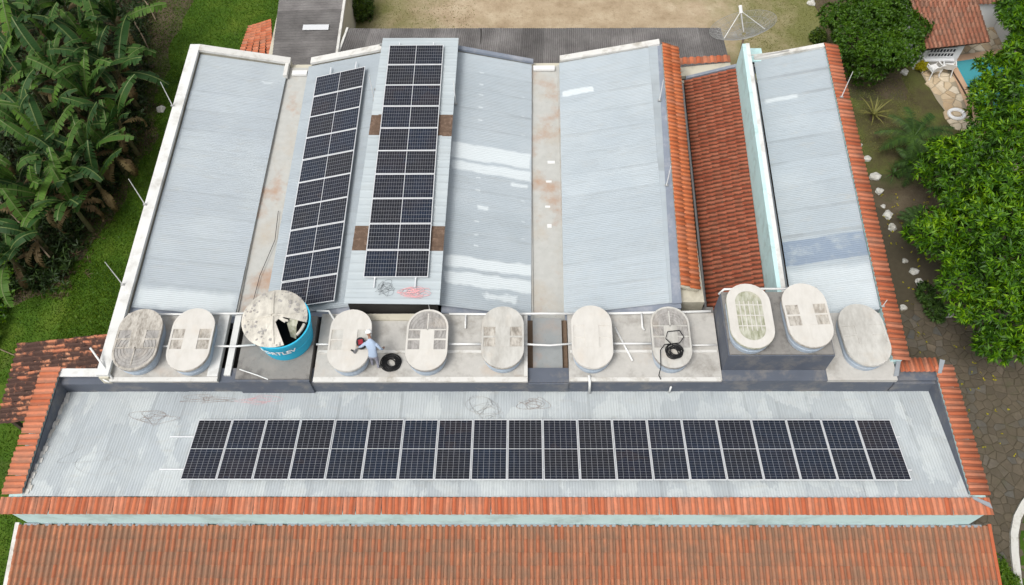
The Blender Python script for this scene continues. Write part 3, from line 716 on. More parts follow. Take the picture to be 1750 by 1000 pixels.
MB().box(-15.30, -13.45, -8.0, -7.7, 0, 5.02).build('wall', MT['grey_membrane'], front)
MB().box(-15.30, -13.6, -8.02, -7.72, 5.02, 5.07).build('wall_cap', MT['white_paint'], front)
MB().box(-15.26, -13.4, -8.24, -8.0, 3.9, 4.9).build('inner_wall', MT['grey_membrane'], front)
MB().box(13.05, 14.52, -8.16, -7.6, 0, 5.02).build('wall', MT['grey_membrane'], front)
MB().box(13.1, 14.48, -8.24, -8.16, 3.9, 4.9).build('inner_wall', MT['grey_membrane'], front)
# caps of clay tiles
tile_field(front, None, (-15.9, -12.22, 5.07), (15.06, -12.20, 5.07), (-15.9, -12.70, 5.00), (15.06, -12.72, 5.00), 154, 1, MT['clay_cap'], hump=.05, seed=11, tilename='cap_tile', jitter=2)
tile_field(front, None, (-15.25, -12.12, 5.10), (-15.25, -7.66, 5.10), (-15.88, -12.16, 5.02), (-15.90, -7.62, 5.02), 22, 1, MT['clay_cap'], hump=.05, seed=12, tilename='cap_tile', jitter=2)
tile_field(front, None, (14.47, -7.62, 5.10), (14.47, -12.12, 5.10), (15.22, -7.40, 5.02), (15.08, -12.16, 5.02), 22, 1, MT['clay_cap'], hump=.05, seed=13, tilename='cap_tile', jitter=2)
tile_field(front, None, (14.62, -7.92, 5.12), (13.30, -7.92, 5.12), (14.62, -7.42, 5.06), (13.30, -7.42, 5.06), 8, 1, MT['clay_cap'], hump=.05, seed=14, tilename='cap_tile')
m = MB()
for q_ in (
[(14.50, -7.98, 5.19), (14.62, -7.98, 5.19), (14.86, -7.5, 5.19), (14.70, -7.46, 5.19)],
[(12.98, -8.10, 5.24), (13.14, -8.10, 5.24), (13.36, -7.5, 5.24), (13.22, -7.5, 5.24)],
[(14.48, -12.16, 5.17), (14.52, -12.26, 5.17), (15.02, -12.56, 5.17), (14.98, -12.38, 5.17)]):
    MB().slab(q_, .05).build('cap_mortar', MT['mortar_grey'], front)
# rough debris line along the inner west wall
m = MB()
for k in range(60):
    y = rnd.uniform(-12.1, -8.4); x = -15.24 + abs(rnd.gauss(0, .05)); s = rnd.uniform(.02, .06)
    z = fz(y) + .01; m.box(x - s, x + s, y - s * 1.6, y + s * 1.6, z, z + s * .7)
m.build('flaked_render', MT['cap_white'], front, kind='stuff')
# big tiled roof below the front wall
LZ = 3.52
tile_field(front, None, (-16.0, -12.66, LZ), (15.62, -12.64, LZ), (-16.0, -16.6, LZ - .80), (15.62, -16.6, LZ - .80), 160, 10, MT['clay_front'], hump=.075, seed=15, jitter=.8,
           order=lambda c: abs(c[1] - 3.5) * 1000 + abs(c[0] - 80))
MB().slab([(-16.0, -16.6, LZ - .84), (15.6, -16.6, LZ - .84), (15.6, -12.64, LZ - .03), (-16.0, -12.66, LZ - .03)], .1).build('tile_bed', MT['soil_dark'], front)
MB().slab([(-16.12, -16.6, LZ - .74), (-15.98, -16.6, LZ - .74), (-15.98, -12.6, LZ + .07), (-16.12, -12.6, LZ + .07)], .16).build('verge_board', MT['cap_white'], front)
MB().slab([(15.60, -16.6, LZ - .74), (15.70, -16.6, LZ - .74), (15.70, -12.6, LZ + .07), (15.60, -12.6, LZ + .07)], .16).build('verge_tiles', MT['clay_cap'], front)
m = MB()
for k in range(260):
    x = rnd.uniform(-15.9, 15.5); w = rnd.uniform(.03, .16); m.box(x - w, x + w, -12.68 - rnd.uniform(0, .03), -12.62, LZ + .02, LZ + .05 + rnd.uniform(0, .03))
m.build('wall_mortar', MT['mortar_grey'], front, kind='stuff')
MB().box(-15.6, 15.2, -16.2, -12.64, 0, 2.6).build('porch_wall', MT['turquoise_paint'], front)

# ------------------------------------------------------------------ mossy porch on the left
porch = empty('porch', (0, 0, 0), 0, 'mossy dark clay tiled lean-to roof beside the lawn behind the left tile cap', 'porch')
tile_field(porch, None, (-13.85, -8.66, 3.34), (-13.85, -5.42, 3.46), (-18.55, -8.66, 2.42), (-18.72, -5.42, 2.50), 16, 12, MT['clay_moss'], hump=.075, seed=21, jitter=3.5, over=.07)
MB().slab([(-18.6, -8.6, 2.38), (-13.8, -8.6, 3.28), (-13.8, -5.45, 3.40), (-18.7, -5.45, 2.44)], .06).build('tile_bed', MT['soil_dark'], porch)
for (x, y) in ((-18.3, -8.4), (-18.4, -5.7)): MB().box(x - .08, x + .08, y - .08, y + .08, 0, 2.36).build('post', MT['bark'], porch)

# ------------------------------------------------------------------ annexes behind
back = empty('rear_shed', (0, 0, 0), 0, 'long low shed roofed with dark grey fibre cement sheets along the back of the hall', 'shed')
corrugated(back, 'roof_sheet', (-7.75, 11.25, 3.05), (9.95, 11.12, 3.05), (10.22, 8.5, 2.75), (-8.35, 8.2, 2.72), 17, 'y', .10, .016, MT['fibre_cement'], seed=8)
m = MB(); m.box(-7.6, 9.8, 10.9, 11.05, 0, 2.9); m.box(-8.1, -7.95, 7.7, 11, 0, 2.65); m.box(9.9, 10.0, 7.7, 11, 0, 2.65); m.build('wall', MT['plaster_cream'], back)
MB().slab([(-8.44, 8.2, 2.80), (-8.34, 8.2, 2.80), (-7.74, 11.25, 3.12), (-7.84, 11.25, 3.12)], .1).build('verge_board', MT['cap_white'], back)
MB().slab([(9.93, 8.42, 2.81), (10.0, 8.42, 2.81), (9.75, 11.12, 3.10), (9.68, 11.12, 3.10)], .01)
a_ = at(822, 50, 3.06); b_ = at(822, 92, 2.85); m = MB(); m.tube([a_, b_], .03); m.build('sheet_gap', MT['void_shade'], back)
corrugated(back, 'roof_sheet', (-8.6, 8.25, 2.68), (10.1, 8.3, 2.72), (10.1, 7.6, 2.66), (-8.6, 7.6, 2.62), 17, 'y', .177, .026, MT['fibre_cement'], seed=18)
shed = empty('side_shed', (0, 0, 0), 0, 'dark grey corrugated shed with a pale roof patch behind the hall', 'shed')
corrugated(shed, 'roof_sheet', (-11.75, 18.0, 2.95), (-8.25, 18.0, 3.05), (-8.15, 8.3, 3.05), (-11.1, 8.3, 2.95), 9, 'x', .177, .026, MT['fibre_cement'], seed=9)
MB().slab([(-8.16, 8.6, 3.12), (-8.04, 8.6, 3.12), (-8.14, 18, 3.12), (-8.26, 18, 3.12)], .14).build('verge_board', MT['cap_white'], shed)
a = at(540, 48, 3.05); MB().box(-.62, .62, -.18, .18, 0, .02).build('pale_patch', MT['alu'], shed, (a.x, a.y, 3.085))
m = MB(); m.box(-11.4, -8.3, 8.5, 17.8, 0, 2.88); m.build('wall', MT['plaster_cream'], shed)
hut = empty('tiled_hut', (0, 0, 0), 0, 'small bright orange tiled roof corner peeking out beside the grey shed', 'hut')
tile_field(hut, None, (-11.1, 9.0, 2.72), (-11.7, 12.3, 2.72), (-13.3, 9.0, 2.35), (-12.86, 12.2, 2.35), 17, 5, MT['clay_cap'], seed=31, jitter=2)
MB().slab([(-13.2, 9.0, 2.31), (-11.1, 9.0, 2.68), (-11.7, 12.2, 2.68), (-12.8, 12.1, 2.31)], .08).build('tile_bed', MT['soil_dark'], hut)
MB().box(-12.7, -11.5, 9.2, 11.9, 0, 2.25).build('wall', MT['plaster_cream'], hut)

# ------------------------------------------------------------------ SOLAR PANELS
PW, PL = 1.134, 2.279
def panel_meshes():
    fr = MB(); t = .035; fw = .022
    fr.box(0, PW, 0, fw, 0, t); fr.box(0, PW, PL - fw, PL, 0, t); fr.box(0, fw, fw, PL - fw, 0, t); fr.box(PW - fw, PW, fw, PL - fw, 0, t)
    V = [(fw, fw, t - .004), (PW - fw, fw, t - .004), (PW - fw, PL - fw, t - .004), (fw, PL - fw, t - .004)]
    halves = []
    for (y0, y1, v0, v1) in ((fw + .006, PL / 2 - .010, 0, .5), (PL / 2 + .010, PL - fw - .006, .5, 1)):
        halves.append(mesh_np([(fw + .005, y0, t - .004), (PW - fw - .005, y0, t - .004), (PW - fw - .005, y1, t - .004), (fw + .005, y1, t - .004)], [(0, 1, 2, 3)], 'cells', uv=[(0, v0), (1, v0), (1, v1), (0, v1)]))
    back_ = MB().box(fw, PW - fw, fw, PL - fw, .005, t - .008)
    return mesh_of(fr.v, fr.f, 'frame'), halves, mesh_of(back_.v, back_.f, 'backsheet')
FRM, HALVES, BACK = panel_meshes()
FRM.materials.append(MT['alu']); BACK.materials.append(MT['alu'])
for h in HALVES: h.materials.append(MT['solar_cells'])
def solar(mat4, label, group):
    t = empty('solar_panel', label=label, cat='solar panel', group=group); t.matrix_world = mat4 @ Matrix.Rotation(R(rnd.uniform(-.35, .35)), 4, 'X') @ Matrix.Rotation(R(rnd.uniform(-.3, .3)), 4, 'Y')
    link('frame', FRM, None, t); link('backsheet', BACK, None, t)
    for h in HALVES: link('cell_half', h, None, t)
    return t
ORD = ['', 'first', 'second', 'third', 'fourth', 'fifth', 'sixth', 'seventh', 'eighth', 'ninth', 'tenth', 'eleventh', 'twelfth', 'thirteenth', 'fourteenth', 'fifteenth', 'sixteenth', 'seventeenth', 'eighteenth', 'nineteenth', 'twentieth']
# front row
fa = .212; fyt, fzt = -9.45, 4.67
for k in range(20):
    x = -10.30 + k * 1.154
    lo = Vector((x, fyt - PL * math.cos(fa), fzt + PL * math.sin(fa)))
    Y = Vector((0, math.cos(fa), -math.sin(fa))); X = Vector((1, 0, 0)); Z = X.cross(Y)
    m4 = Matrix.Translation(lo) @ Matrix((X, Y, Z)).transposed().to_4x4()
    if k < 10: lab = ('leftmost' if k == 0 else ORD[k + 1]) + (' upright solar panel' if k == 0 else ' solar panel from the left end') + ' of the long front row'
    else: lab = ('rightmost upright solar panel' if k == 19 else ORD[20 - k] + ' solar panel from the right end') + ' of the long front row'
    solar(m4, lab, 'solar panels in the long front row')
# ridge deck column (10) and sloping left column (10): landscape, long side west-east
for k in range(10):
    y = 6.91 - (k + 1) * 1.154; x = -5.02
    X = Vector((0, -1, 0)); Y = Vector((1, 0, 0)); Z = Vector((0, 0, 1))
    X = Vector((0, 1, 0)); Y = Vector((-1, 0, 0))
    m4 = Matrix.Translation((x + PL, y, 5.965)) @ Matrix((X, Y, Z)).transposed().to_4x4()
    nm = 'topmost' if k == 0 else ('bottommost' if k == 9 else ORD[k + 1] + ' from the top')
    lab = (nm + ' solar panel on the raised ridge deck') if k in (0, 9) else ('solar panel ' + nm + ' of the column on the raised deck')
    solar(m4, lab, 'solar panels on the raised ridge deck')
la = .270
for k in range(10):
    y = 6.30 - (k + 1) * 1.154
    Y = -Vector((math.cos(la), 0, math.sin(la))); X = Vector((0, 1, 0)); Z = X.cross(Y)
    p = Vector((-8.28 + PL * math.cos(la), y, 4.76 + PL * math.sin(la)))
    m4 = Matrix.Translation(p) @ Matrix((X, Y, Z)).transposed().to_4x4()
    nm = 'topmost' if k == 0 else ('bottommost' if k == 9 else ORD[k + 1] + ' from the top')
    lab = (nm + ' tilted solar panel on the slope left of the raised deck') if k in (0, 9) else ('tilted solar panel ' + nm + ' of the column left of the raised deck')
    solar(m4, lab, 'tilted solar panels on the slope beside the raised deck')
def thing_mb(mb, name, mat, label, cat, group=None, smooth=False):
    """a one-mesh thing with its origin at its own base centre"""
    v = np.array([tuple(p) for p in mb.v]); c = Vector(((v[:, 0].min() + v[:, 0].max()) / 2, (v[:, 1].min() + v[:, 1].max()) / 2, v[:, 2].min()))
    me = mesh_of((v - np.array(c)).tolist(), mb.f, name, smooth)
    return tag(link(name, me, mat, None, c), label, cat, group)
for k, (yy, s) in enumerate(((-10.05, 'upper'), (-11.25, 'lower'))):
    z = fz(yy) + .055
    thing_mb(MB().box(-11.15 + .0 * k, 12.95, yy - .02, yy + .02, z - .02, z + .02), 'mounting_rail', MT['alu'], s + ' aluminium rail sticking out left of the long front row of panels', 'rail', 'rails under the front row')
for x, s in ((-4.62, 'left'), (-3.18, 'right')):
    thing_mb(MB().box(x - .02, x + .02, -5.02, 7.1, 5.91, 5.95), 'mounting_rail', MT['alu'], s + ' of two rail ends below the bottom panel on the raised deck', 'rail', 'rails under the deck column')
for xx, s in ((-7.7, 'left'), (-6.55, 'right')):
    zz = 4.74 + (xx + 8.28) * math.tan(la)
    thing_mb(MB().slab([(xx - .02, -5.0, zz), (xx + .02, -5.0, zz + .01), (xx + .02, 6.75, zz + .01), (xx - .02, 6.75, zz)], .04), 'mounting_rail', MT['alu'], s + ' of two rail ends above the top tilted panel on the left slope', 'rail', 'rails under the left column')

# ------------------------------------------------------------------ WATER TANKS
def stadium(w, l, n=14, sx=1, sy=1, oy=0):
    """outline with straight sides along y"""
    r = w / 2; s = l / 2 - r; p = []
    for k in range(n + 1):
        a = math.pi * k / n; p.append((r * math.cos(a) * sx, s * sy + r * math.sin(a) * sy + oy))
    for k in range(n + 1):
        a = math.pi + math.pi * k / n; p.append((r * math.cos(a) * sx, -s * sy + r * math.sin(a) * sy + oy))
    return p
def ring_solid(m, outer, inner, z0, z1):
    n = len(outer); v = [(p[0], p[1], z) for z in (z0, z1) for p in outer] + [(p[0], p[1], z) for z in (z0, z1) for p in inner]
    f = []
    for i in range(n):
        j = (i + 1) % n
        f += [(i, j, n + j, n + i), (n + i, n + j, 3 * n + j, 3 * n + i), (3 * n + i, 3 * n + j, 2 * n + j, 2 * n + i)]
    m.add(v, f)
def oval_tank(cx, cy, zb, w, l, label, lid='lid_clean', rec='lid_stained', style='plain', rz=0, H=.60):
    t = empty('water_tank', (cx, cy, zb), R(rz), label, 'water tank', 'oval water tanks on the slab')
    m = MB(); rings = []
    for (z, k) in ((0, .86), (.05, .88), (.20, .91), (.22, .935), (.26, .935), (.28, .92), (.40, .94), (.42, .955), (.45, .955), (.47, .95), (H - .06, .965)):
        rings.append([(p[0], p[1], z) for p in stadium(w * k, l * (1 - (1 - k) * w / l))])
    m.loft(rings); m.build('body', MT['tank_wall'], t, smooth=False)
    m = MB()
    rings = [[(p[0], p[1], z) for p in stadium(w * k, l * (1 - (1 - k) * w / l))] for (z, k) in ((H - .10, 1.0), (H - .03, 1.01), (H - .012, .995), (H - .008, .97))]
    m.loft(rings); lo = m.build('lid', MT[rec], t)
    L = MT[lid]
    m = MB(); ring_solid(m, stadium(w * .995, l - w * .005), stadium(w * .90, l - w * .10), H - .02, H + .016); m.build('rim', L, lo)
    s = l / 2 - w / 2; r = w * .46
    def cap(sg, y0):
        pts = []
        for k in range(15):
            a = math.pi * k / 14; pts.append((r * math.cos(a), (s + r * math.sin(a)) * sg))
        pts.append((-r, y0 * sg)); pts.append((r, y0 * sg))
        return pts if sg > 0 else pts[::-1]
    def end_plate(sg):
        MB().prism(cap(sg, s * .82), H - .02, H + .012).build('end_plate', L, lo)
    def grooves(sg):
        oy = s * .80 * sg
        for k, rr in enumerate((.445, .37, .30, .23, .15)):
            m = MB(); o = [(w * rr * math.cos(2 * math.pi * q / 28), oy + w * rr * math.sin(2 * math.pi * q / 28)) for q in range(28)]
            i_ = [(w * (rr - .045) * math.cos(2 * math.pi * q / 28), oy + w * (rr - .045) * math.sin(2 * math.pi * q / 28)) for q in range(28)]
            ring_solid(m, o, i_, H - .02, H + .010 - k * .002); m.build('ring_rib', MT['lid_dark'], lo)
        m = MB()
        for a in (0, 90):
            ca, sa = math.cos(R(a)), math.sin(R(a)); q = []
            for (u, v) in ((-w * .44, -.02), (w * .44, -.02), (w * .44, .02), (-w * .44, .02)): q.append((u * ca - v * sa, oy + u * sa + v * ca))
            m.prism(q, H - .02, H + .022)
        m.build('cross_rib', L, lo)
    if style == 'algae':
        m = MB(); ring_solid(m, stadium(w * .93, l - w * .07), stadium(w * .60, l - w * .40), H - .02, H + .012); m.build('inner_rim', L, lo)
        for k in range(-2, 3):
            MB().box(k * w * .105 - .014, k * w * .105 + .014, -s * 1.15, s * 1.1, H - .02, H + .016).build('rib', L, lo)
        for y in (-s * .8, 0, s * .8): MB().box(-w * .42, w * .42, y - .015, y + .015, H - .02, H + .014).build('cross_bar', L, lo)
        return t
    gn, gs = style in ('north', 'northpile'), style == 'south'
    (grooves if gn else end_plate)(1); (grooves if gs else end_plate)(-1)
    cw = w * .17
    MB().box(-cw, cw, -s * .83, s * .83, H - .02, H + .020).build('centre_strip', L, lo)
    MB().box(-w * .455, -cw, -.03, .03, H - .02, H + .014).build('cross_bar', L, lo)
    MB().box(cw, w * .455, -.03, .03, H - .02, H + .014).build('cross_bar', L, lo)
    return t
oval_tank(-12.52, -6.97, 5.2, 1.52, 2.36, 'oval tank at the far left with a dark grooved half circle on its lid', 'lid_stained', 'lid_dark', 'south')
oval_tank(-10.70, -6.97, 5.2, 1.46, 2.40, 'cream oval tank second from the left beside the dark light well', 'lid_clean', 'lid_stained')
oval_tank(-5.28, -7.01, 5.2, 1.42, 2.36, 'oval tank under the worker and tool bag with brownish top edge', 'lid_clean', 'lid_weathered')
oval_tank(-2.66, -7.00, 5.2, 1.42, 2.34, 'oval tank behind the cable coil with a round ribbed cover on its far half', 'lid_clean', 'lid_dark', 'north')
oval_tank(-.10, -6.90, 5.2, 1.44, 2.36, 'plain beige oval tank beside the narrow slab channel on its left', 'lid_weathered', 'lid_stained')
oval_tank(2.92, -6.89, 5.2, 1.38, 2.40, 'clean white oval tank right of the narrow slab channel', 'lid_clean', 'lid_clean')
oval_tank(5.58, -6.91, 5.2, 1.32, 2.34, 'grey oval tank with a black hose coil lying on its lid', 'lid_weathered', 'lid_dark', 'north')
oval_tank(8.02, -6.71, 6.3, 1.44, 2.42, 'oval tank with green algae streaks on the raised plinth', 'lid_clean', 'lid_algae', 'algae')
oval_tank(9.88, -6.69, 6.3, 1.46, 2.40, 'oval tank with black smudges on the right of the raised plinth', 'lid_clean', 'lid_stained', rz=3)
oval_tank(12.08, -6.83, 5.2, 1.52, 2.36, 'rightmost oval tank beside the tiled parapet corner', 'lid_weathered', 'lid_weathered', rz=4)

# the broken round blue tank
bt = empty('round_water_tank', (-7.56, -6.66, 5.30), 0, 'large round blue tank whose cream cover is cracked open', 'water tank')
BR0, BR1, BH = .88, 1.05, 1.20
m = MB(); n = 48
def circ(r, z, n=48, cx=0, cy=0): return [(cx + r * math.cos(2 * math.pi * k / n), cy + r * math.sin(2 * math.pi * k / n), z) for k in range(n)]
m.loft([circ(BR0, 0), circ(BR0 + .02, .10), circ(BR0 + .055, .5), circ(BR0 + .075, .52), circ(BR0 + .08, .58), circ(BR0 + .07, .60), circ(BR1 - .03, BH - .12), circ(BR1, BH - .10), circ(BR1, BH),
        circ(BR1 - .05, BH), circ(BR1 - .08, BH - .3), circ(BR0 - .05, .1)], True, True)
m.build('body', MT['tank_blue'], bt, smooth=False)
MB().loft([circ(.90, .10), circ(.90, .14)]).build('inner_shade', MT['void_shade'], bt)  # extra disc over the tank floor, paints the dark of the interior
# cracked cover: fan of sectors with the south-east part missing
m = MB(); nn = 44; cx, cy = -.16, .10; RC = 1.10
def cover_r(a):   # how far the cover still reaches
    d = (math.degrees(a) + 360) % 360
    return RC if not (298 < d < 352) else None
for k in range(nn):
    a0, a1 = 2 * math.pi * k / nn, 2 * math.pi * (k + 1) / nn; am = (a0 + a1) / 2
    d = math.degrees(am) % 360
    if 296 < d < 350:
        ro = .28 + .28 * abs(math.sin(k * 2.1)) if d > 330 else .16 + .1 * abs(math.sin(k * 3))
    else: ro = RC
    prof = [(0, .20), (ro * .33, .185), (ro * .66, .14), (ro * .97, .05), (ro, .0)]
    v = []
    for (r_, z_) in prof:
        zz = .20 * (1 - (r_ / RC) ** 2)
        zz += .004 * math.sin(am * 12) * (r_ > .2)
        for a in (a0, a1): v.append((cx + r_ * math.cos(a), cy + r_ * math.sin(a), BH + .01 + zz))
    v2 = [(p[0], p[1], p[2] - .035) for p in v]; b = len(v)
    f = [(2 * i, 2 * i + 2, 2 * i + 3, 2 * i + 1) for i in range(4)] + [(b + 2 * i, b + 2 * i + 1, b + 2 * i + 3, b + 2 * i + 2) for i in range(4)] + [(8, b + 8, b + 9, 9)]
    f += [(0, b, b + 2, 2), (2, b + 2, b + 4, 4), (4, b + 4, b + 6, 6), (6, b + 6, b + 8, 8), (1, 3, b + 3, b + 1), (3, 5, b + 5, b + 3), (5, 7, b + 7, b + 5), (7, 9, b + 9, b + 7)]
    m.add(v + v2, f)
cov = m.build('cover', MT['lid_cracked'], bt)
m = MB()
for a in range(0, 360, 90):
    if a == 270 + 45: continue
    ca, sa = math.cos(R(a + 8)), math.sin(R(a + 8))
    pts = [(cx + ca * r_, cy + sa * r_, BH + .02 + .20 * (1 - (r_ / RC) ** 2)) for r_ in (.05, .4, .7, 1.0)]
    m.tube(pts, .035, 6, .02)
m.build('cover_rib', MT['lid_cracked'], bt)
m = MB()   # flakes of peeled coating and dirt
for k in range(90):
    a = rnd.uniform(0, 2 * math.pi); d = math.degrees(a)
    if 290 < d < 355: continue
    r_ = RC * math.sqrt(rnd.uniform(.25, .96)); x, y = cx + r_ * math.cos(a), cy + r_ * math.sin(a); z = BH + .018 + .20 * (1 - (r_ / RC) ** 2); s = rnd.uniform(.015, .06)
    m.add([(x - s, y - s * .5, z), (x + s * .6, y - s, z + .004), (x + s, y + s * .7, z + .004), (x - s * .3, y + s, z + .012)], [(0, 1, 2, 3)])
m.build('peeling_flake', MT['lid_dark'], bt, kind='stuff')
m = MB()  # broken piece hanging inside and the rim segment bridging the gap
m.add([(.28, -.10, BH - .02), (.62, -.22, BH + .02), (.66, .02, BH + .05), (.40, .08, BH + .08), (.30, -.30, BH - .55), (.52, -.42, BH - .5)], [(0, 1, 2, 3), (0, 4, 5, 1)])
m.build('broken_piece', MT['lid_algae'], bt)
m = MB(); pts = [(cx + .0 + (RC - .04) * math.cos(R(a)), cy + (RC - .04) * math.sin(R(a)), BH + .03) for a in range(322, 352, 5)]
m.tube(pts, .05, 6); m.build('rim_remnant', MT['lid_cracked'], bt)
def curved_text(body, size, a_mid, zc, parent, mat, slope_r):
    cu = bpy.data.curves.new('lettering', 'FONT'); cu.body = body; cu.size = size; cu.align_x = 'CENTER'; cu.extrude = .004; cu.offset = .008; cu.space_character = 1.0
    o = bpy.data.objects.new('tmp', cu); COL.objects.link(o); dg = bpy.context.evaluated_depsgraph_get(); me = bpy.data.meshes.new_from_object(o.evaluated_get(dg)); COL.objects.unlink(o)
    bpy.data.objects.remove(o)
    for v in me.vertices:
        z = zc + v.co.y; r_ = slope_r(z) + .012 + v.co.z; a = a_mid + v.co.x / slope_r(z)
        v.co = (r_ * math.cos(a), r_ * math.sin(a), z)
    me.materials.clear(); return link('lettering', me, mat, parent)
curved_text('FORTLEV', .30, R(270), .66, bt, MT['chair_plastic'], lambda z: BR0 + .02 + (BR1 - BR0 - .05) * z / BH + .03)

# ------------------------------------------------------------------ pipes on the slab
def pipe(pts, r, label, mat='pvc', group='white pipes along the tank slab', n=8, name='water_pipe', cat='pipe'):
    return thing_mb(MB().tube(pts, r, n), name, MT[mat], label, cat, group, smooth=True)
zc = 5.42
pipe([(-10.0, -7.05, zc), (-9.2, -7.05, zc), (-8.6, -7.0, zc)], .035, 'short white pipe from the cream tank across the light well to the blue tank')
pipe([(-13.3, -6.1, 5.3), (-13.35, -5.72, 5.3), (-11.5, -5.72, 5.3), (-9.9, -5.7, 5.3), (-8.9, -5.7, 5.33)], .04, 'white pipe running behind the two left oval tanks')
pipe([(-11.78, -7.05, zc), (-11.4, -7.05, zc)], .035, 'stub of white pipe joining the two left oval tanks')
pipe([(-6.62, -5.72, 5.52), (-6.2, -5.72, 5.50), (-6.02, -5.98, 5.34), (-5.5, -5.98, 5.30)], .04, 'bent white pipe climbing from the blue tank to the slab')
pipe([(-6.5, -6.98, zc), (-5.95, -6.98, zc)], .035, 'white pipe stub between the blue tank and the worker\'s tank')
pipe([(-2.0, -5.74, 5.32), (-.3, -5.76, 5.32), (1.2, -5.74, 5.34), (2.4, -5.74, 5.32)], .04, 'white pipe along the back of the slab crossing the channel')
pipe([(-1.95, -6.98, zc), (-.8, -6.98, zc)], .04, 'white pipe between the ribbed tank and the plain beige tank')
pipe([(.6, -6.98, zc), (1.0, -7.0, zc - .02), (1.5, -7.02, zc - .03), (2.25, -6.97, zc)], .035, 'sagging white pipe bridging the narrow channel')
pipe([(3.6, -6.97, zc), (4.95, -6.97, zc)], .035, 'white pipe between the clean tank and the hose topped tank')
pipe([(3.55, -5.74, 5.32), (5.2, -5.70, 5.32), (6.2, -5.68, 5.32), (7.15, -5.66, 5.34)], .045, 'white pipe behind the hose topped tank to the plinth')
pipe([(4.72, -5.74, 5.36), (4.72, -6.3, 5.30), (4.80, -6.36, 5.26)], .035, 'short white pipe drop left of the hose topped tank')
pipe([(6.25, -6.99, zc - .1), (7.2, -6.97, zc - .1)], .03, 'white pipe from the hose topped tank to the plinth')
pipe([(-1.42, -5.80, 5.32), (-1.42, -6.3, 5.30)], .03, 'short white pipe drop right of the ribbed tank')
pipe([(2.80, -8.1, 5.30), (2.82, -8.33, 5.24), (2.86, -8.34, 4.42)], .045, 'white downpipe on the grey upstand below the clean tank', n=10)
pipe([(5.60, -8.30, 4.80), (5.60, -8.30, 4.34)], .035, 'short white outlet on the upstand below the hose topped tank')
pipe([(3.78, -6.25, 5.24), (4.30, -7.55, 5.26)], .035, 'loose white pipe lying diagonally on the slab', name='loose_pipe')
pipe([(7.30, -5.42, 6.10), (7.45, -5.36, 6.32), (8.2, -5.36, 6.34), (10.6, -5.36, 6.34)], .04, 'white pipe over the back edge of the raised plinth')
pipe([(-13.9, -8.0, 5.0), (-13.55, -8.25, 5.25), (-13.40, -8.30, 5.20)], .03, 'bent white pipe elbow at the front left slab corner')
pipe([(-14.0, -7.35, 5.9), (-13.3, -8.2, 5.22)], .035, 'slanted white pipe brace at the front left slab corner')
m = MB(); m.tube([(-9.0, -7.9, 5.36), (-8.4, -8.1, 5.34), (-8.0, -8.24, 5.28)], .02, 6)
thing_mb(m, 'loose_pipe', MT['pvc'], 'thin pipe leaning on the front of the blue tank base', 'pipe')
pipe([(10.16, 7.0, 4.62), (10.22, 5.0, 4.60), (10.12, 2.0, 4.60), (10.02, -.8, 4.62), (9.98, -2.6, 4.62)], .045, 'long black hose lying in the gutter behind the turquoise wall', 'rubber', None, name='black_hose', cat='hose')

def coil(name, c, r, turns, th, label, mat='rubber', jit=.12, tail=None, sq=.8, h=.12):
    pts = []; N = turns * 22
    for k in range(N):
        a = 2 * math.pi * k / 22; rr = r * (.45 + .55 * rnd.random() ** .5 * .3 + .4 * ((k // 22) % 3) / 2.5)
        rr = r * (.52 + .42 * (.5 + .5 * math.sin(k * .031 + (k // 22) * 1.7)))
        pts.append((c[0] + rr * math.cos(a) + jit * r * math.sin(a * .37 + k * .01), c[1] + rr * sq * math.sin(a) + jit * r * math.cos(a * .29), c[2] + th + h * k / N))
    if tail: pts += tail
    return thing_mb(MB().tube(pts, th, 6), name, MT[mat], label, 'cable', None, smooth=True)
coil('cable_coil', (-3.90, -7.62, 5.2), .34, 14, .016, 'black cable coil lying on the slab at the worker\'s feet', h=.16, sq=1.0)
coil('hose_coil', (5.62, -7.52, 5.83), .30, 9, .018, 'black hose coil resting on the lid of a grey oval tank', h=.12, sq=.95, tail=[(5.35, -7.1, 6.02), (5.45, -6.8, 5.96), (5.85, -6.75, 5.95), (5.98, -7.0, 5.95), (5.8, -7.25, 6.0), (5.3, -7.3, 5.98), (5.15, -7.5, 5.96), (5.12, -8.1, 5.90), (5.1, -8.2, 5.5), (5.2, -8.22, 5.24)])

# loose wires and scribbled strings, plus one graffiti scrawl, on the roofs
def tangle(cx, cy, rx, ry, zf, n, th, label, mat='rusty_wire', seed=1, name='wire_tangle', loops=4):
    g = random.Random(seed); pts = []
    ph = [g.uniform(0, 6.28) for _ in range(6)]
    for k in range(n):
        a = 2 * math.pi * k * loops / n
        x = cx + rx * (.62 * math.cos(a + ph[0]) + .38 * math.sin(a * .37 + ph[1]) + .22 * math.cos(a * 2.3 + ph[2]))
        y = cy + ry * (.62 * math.sin(a + ph[0]) + .38 * math.cos(a * .43 + ph[3]) + .22 * math.sin(a * 1.9 + ph[4]))
        pts.append((x, y, zf(x, y) + th + .012))
    return thing_mb(MB().tube(pts, th, 4), name, MT[mat], label, 'wire', None)
zf = lambda x, y: fz(y) + .004
tangle(-.70, -8.92, .62, .42, zf, 150, .005, 'dark wire tangle on the front roof above the middle panels', 'steel', 2, loops=6)
tangle(-11.95, -9.25, .75, .30, zf, 130, .004, 'brown looping wire on the front roof left of the panels', 'rusty_wire', 5)
tangle(-10.3, -8.55, .9, .16, zf, 130, .004, 'thin reddish wire scribble along the top left of the front roof', 'rusty_wire', 7)
tangle(-8.5, -8.6, .7, .18, zf, 110, .004, 'thin pink wire loops above the third panel of the front row', 'pink_paint', 9)
tangle(.95, -8.75, .5, .25, zf, 110, .005, 'faint brown wire ring below the slab channel', 'rusty_wire', 12)
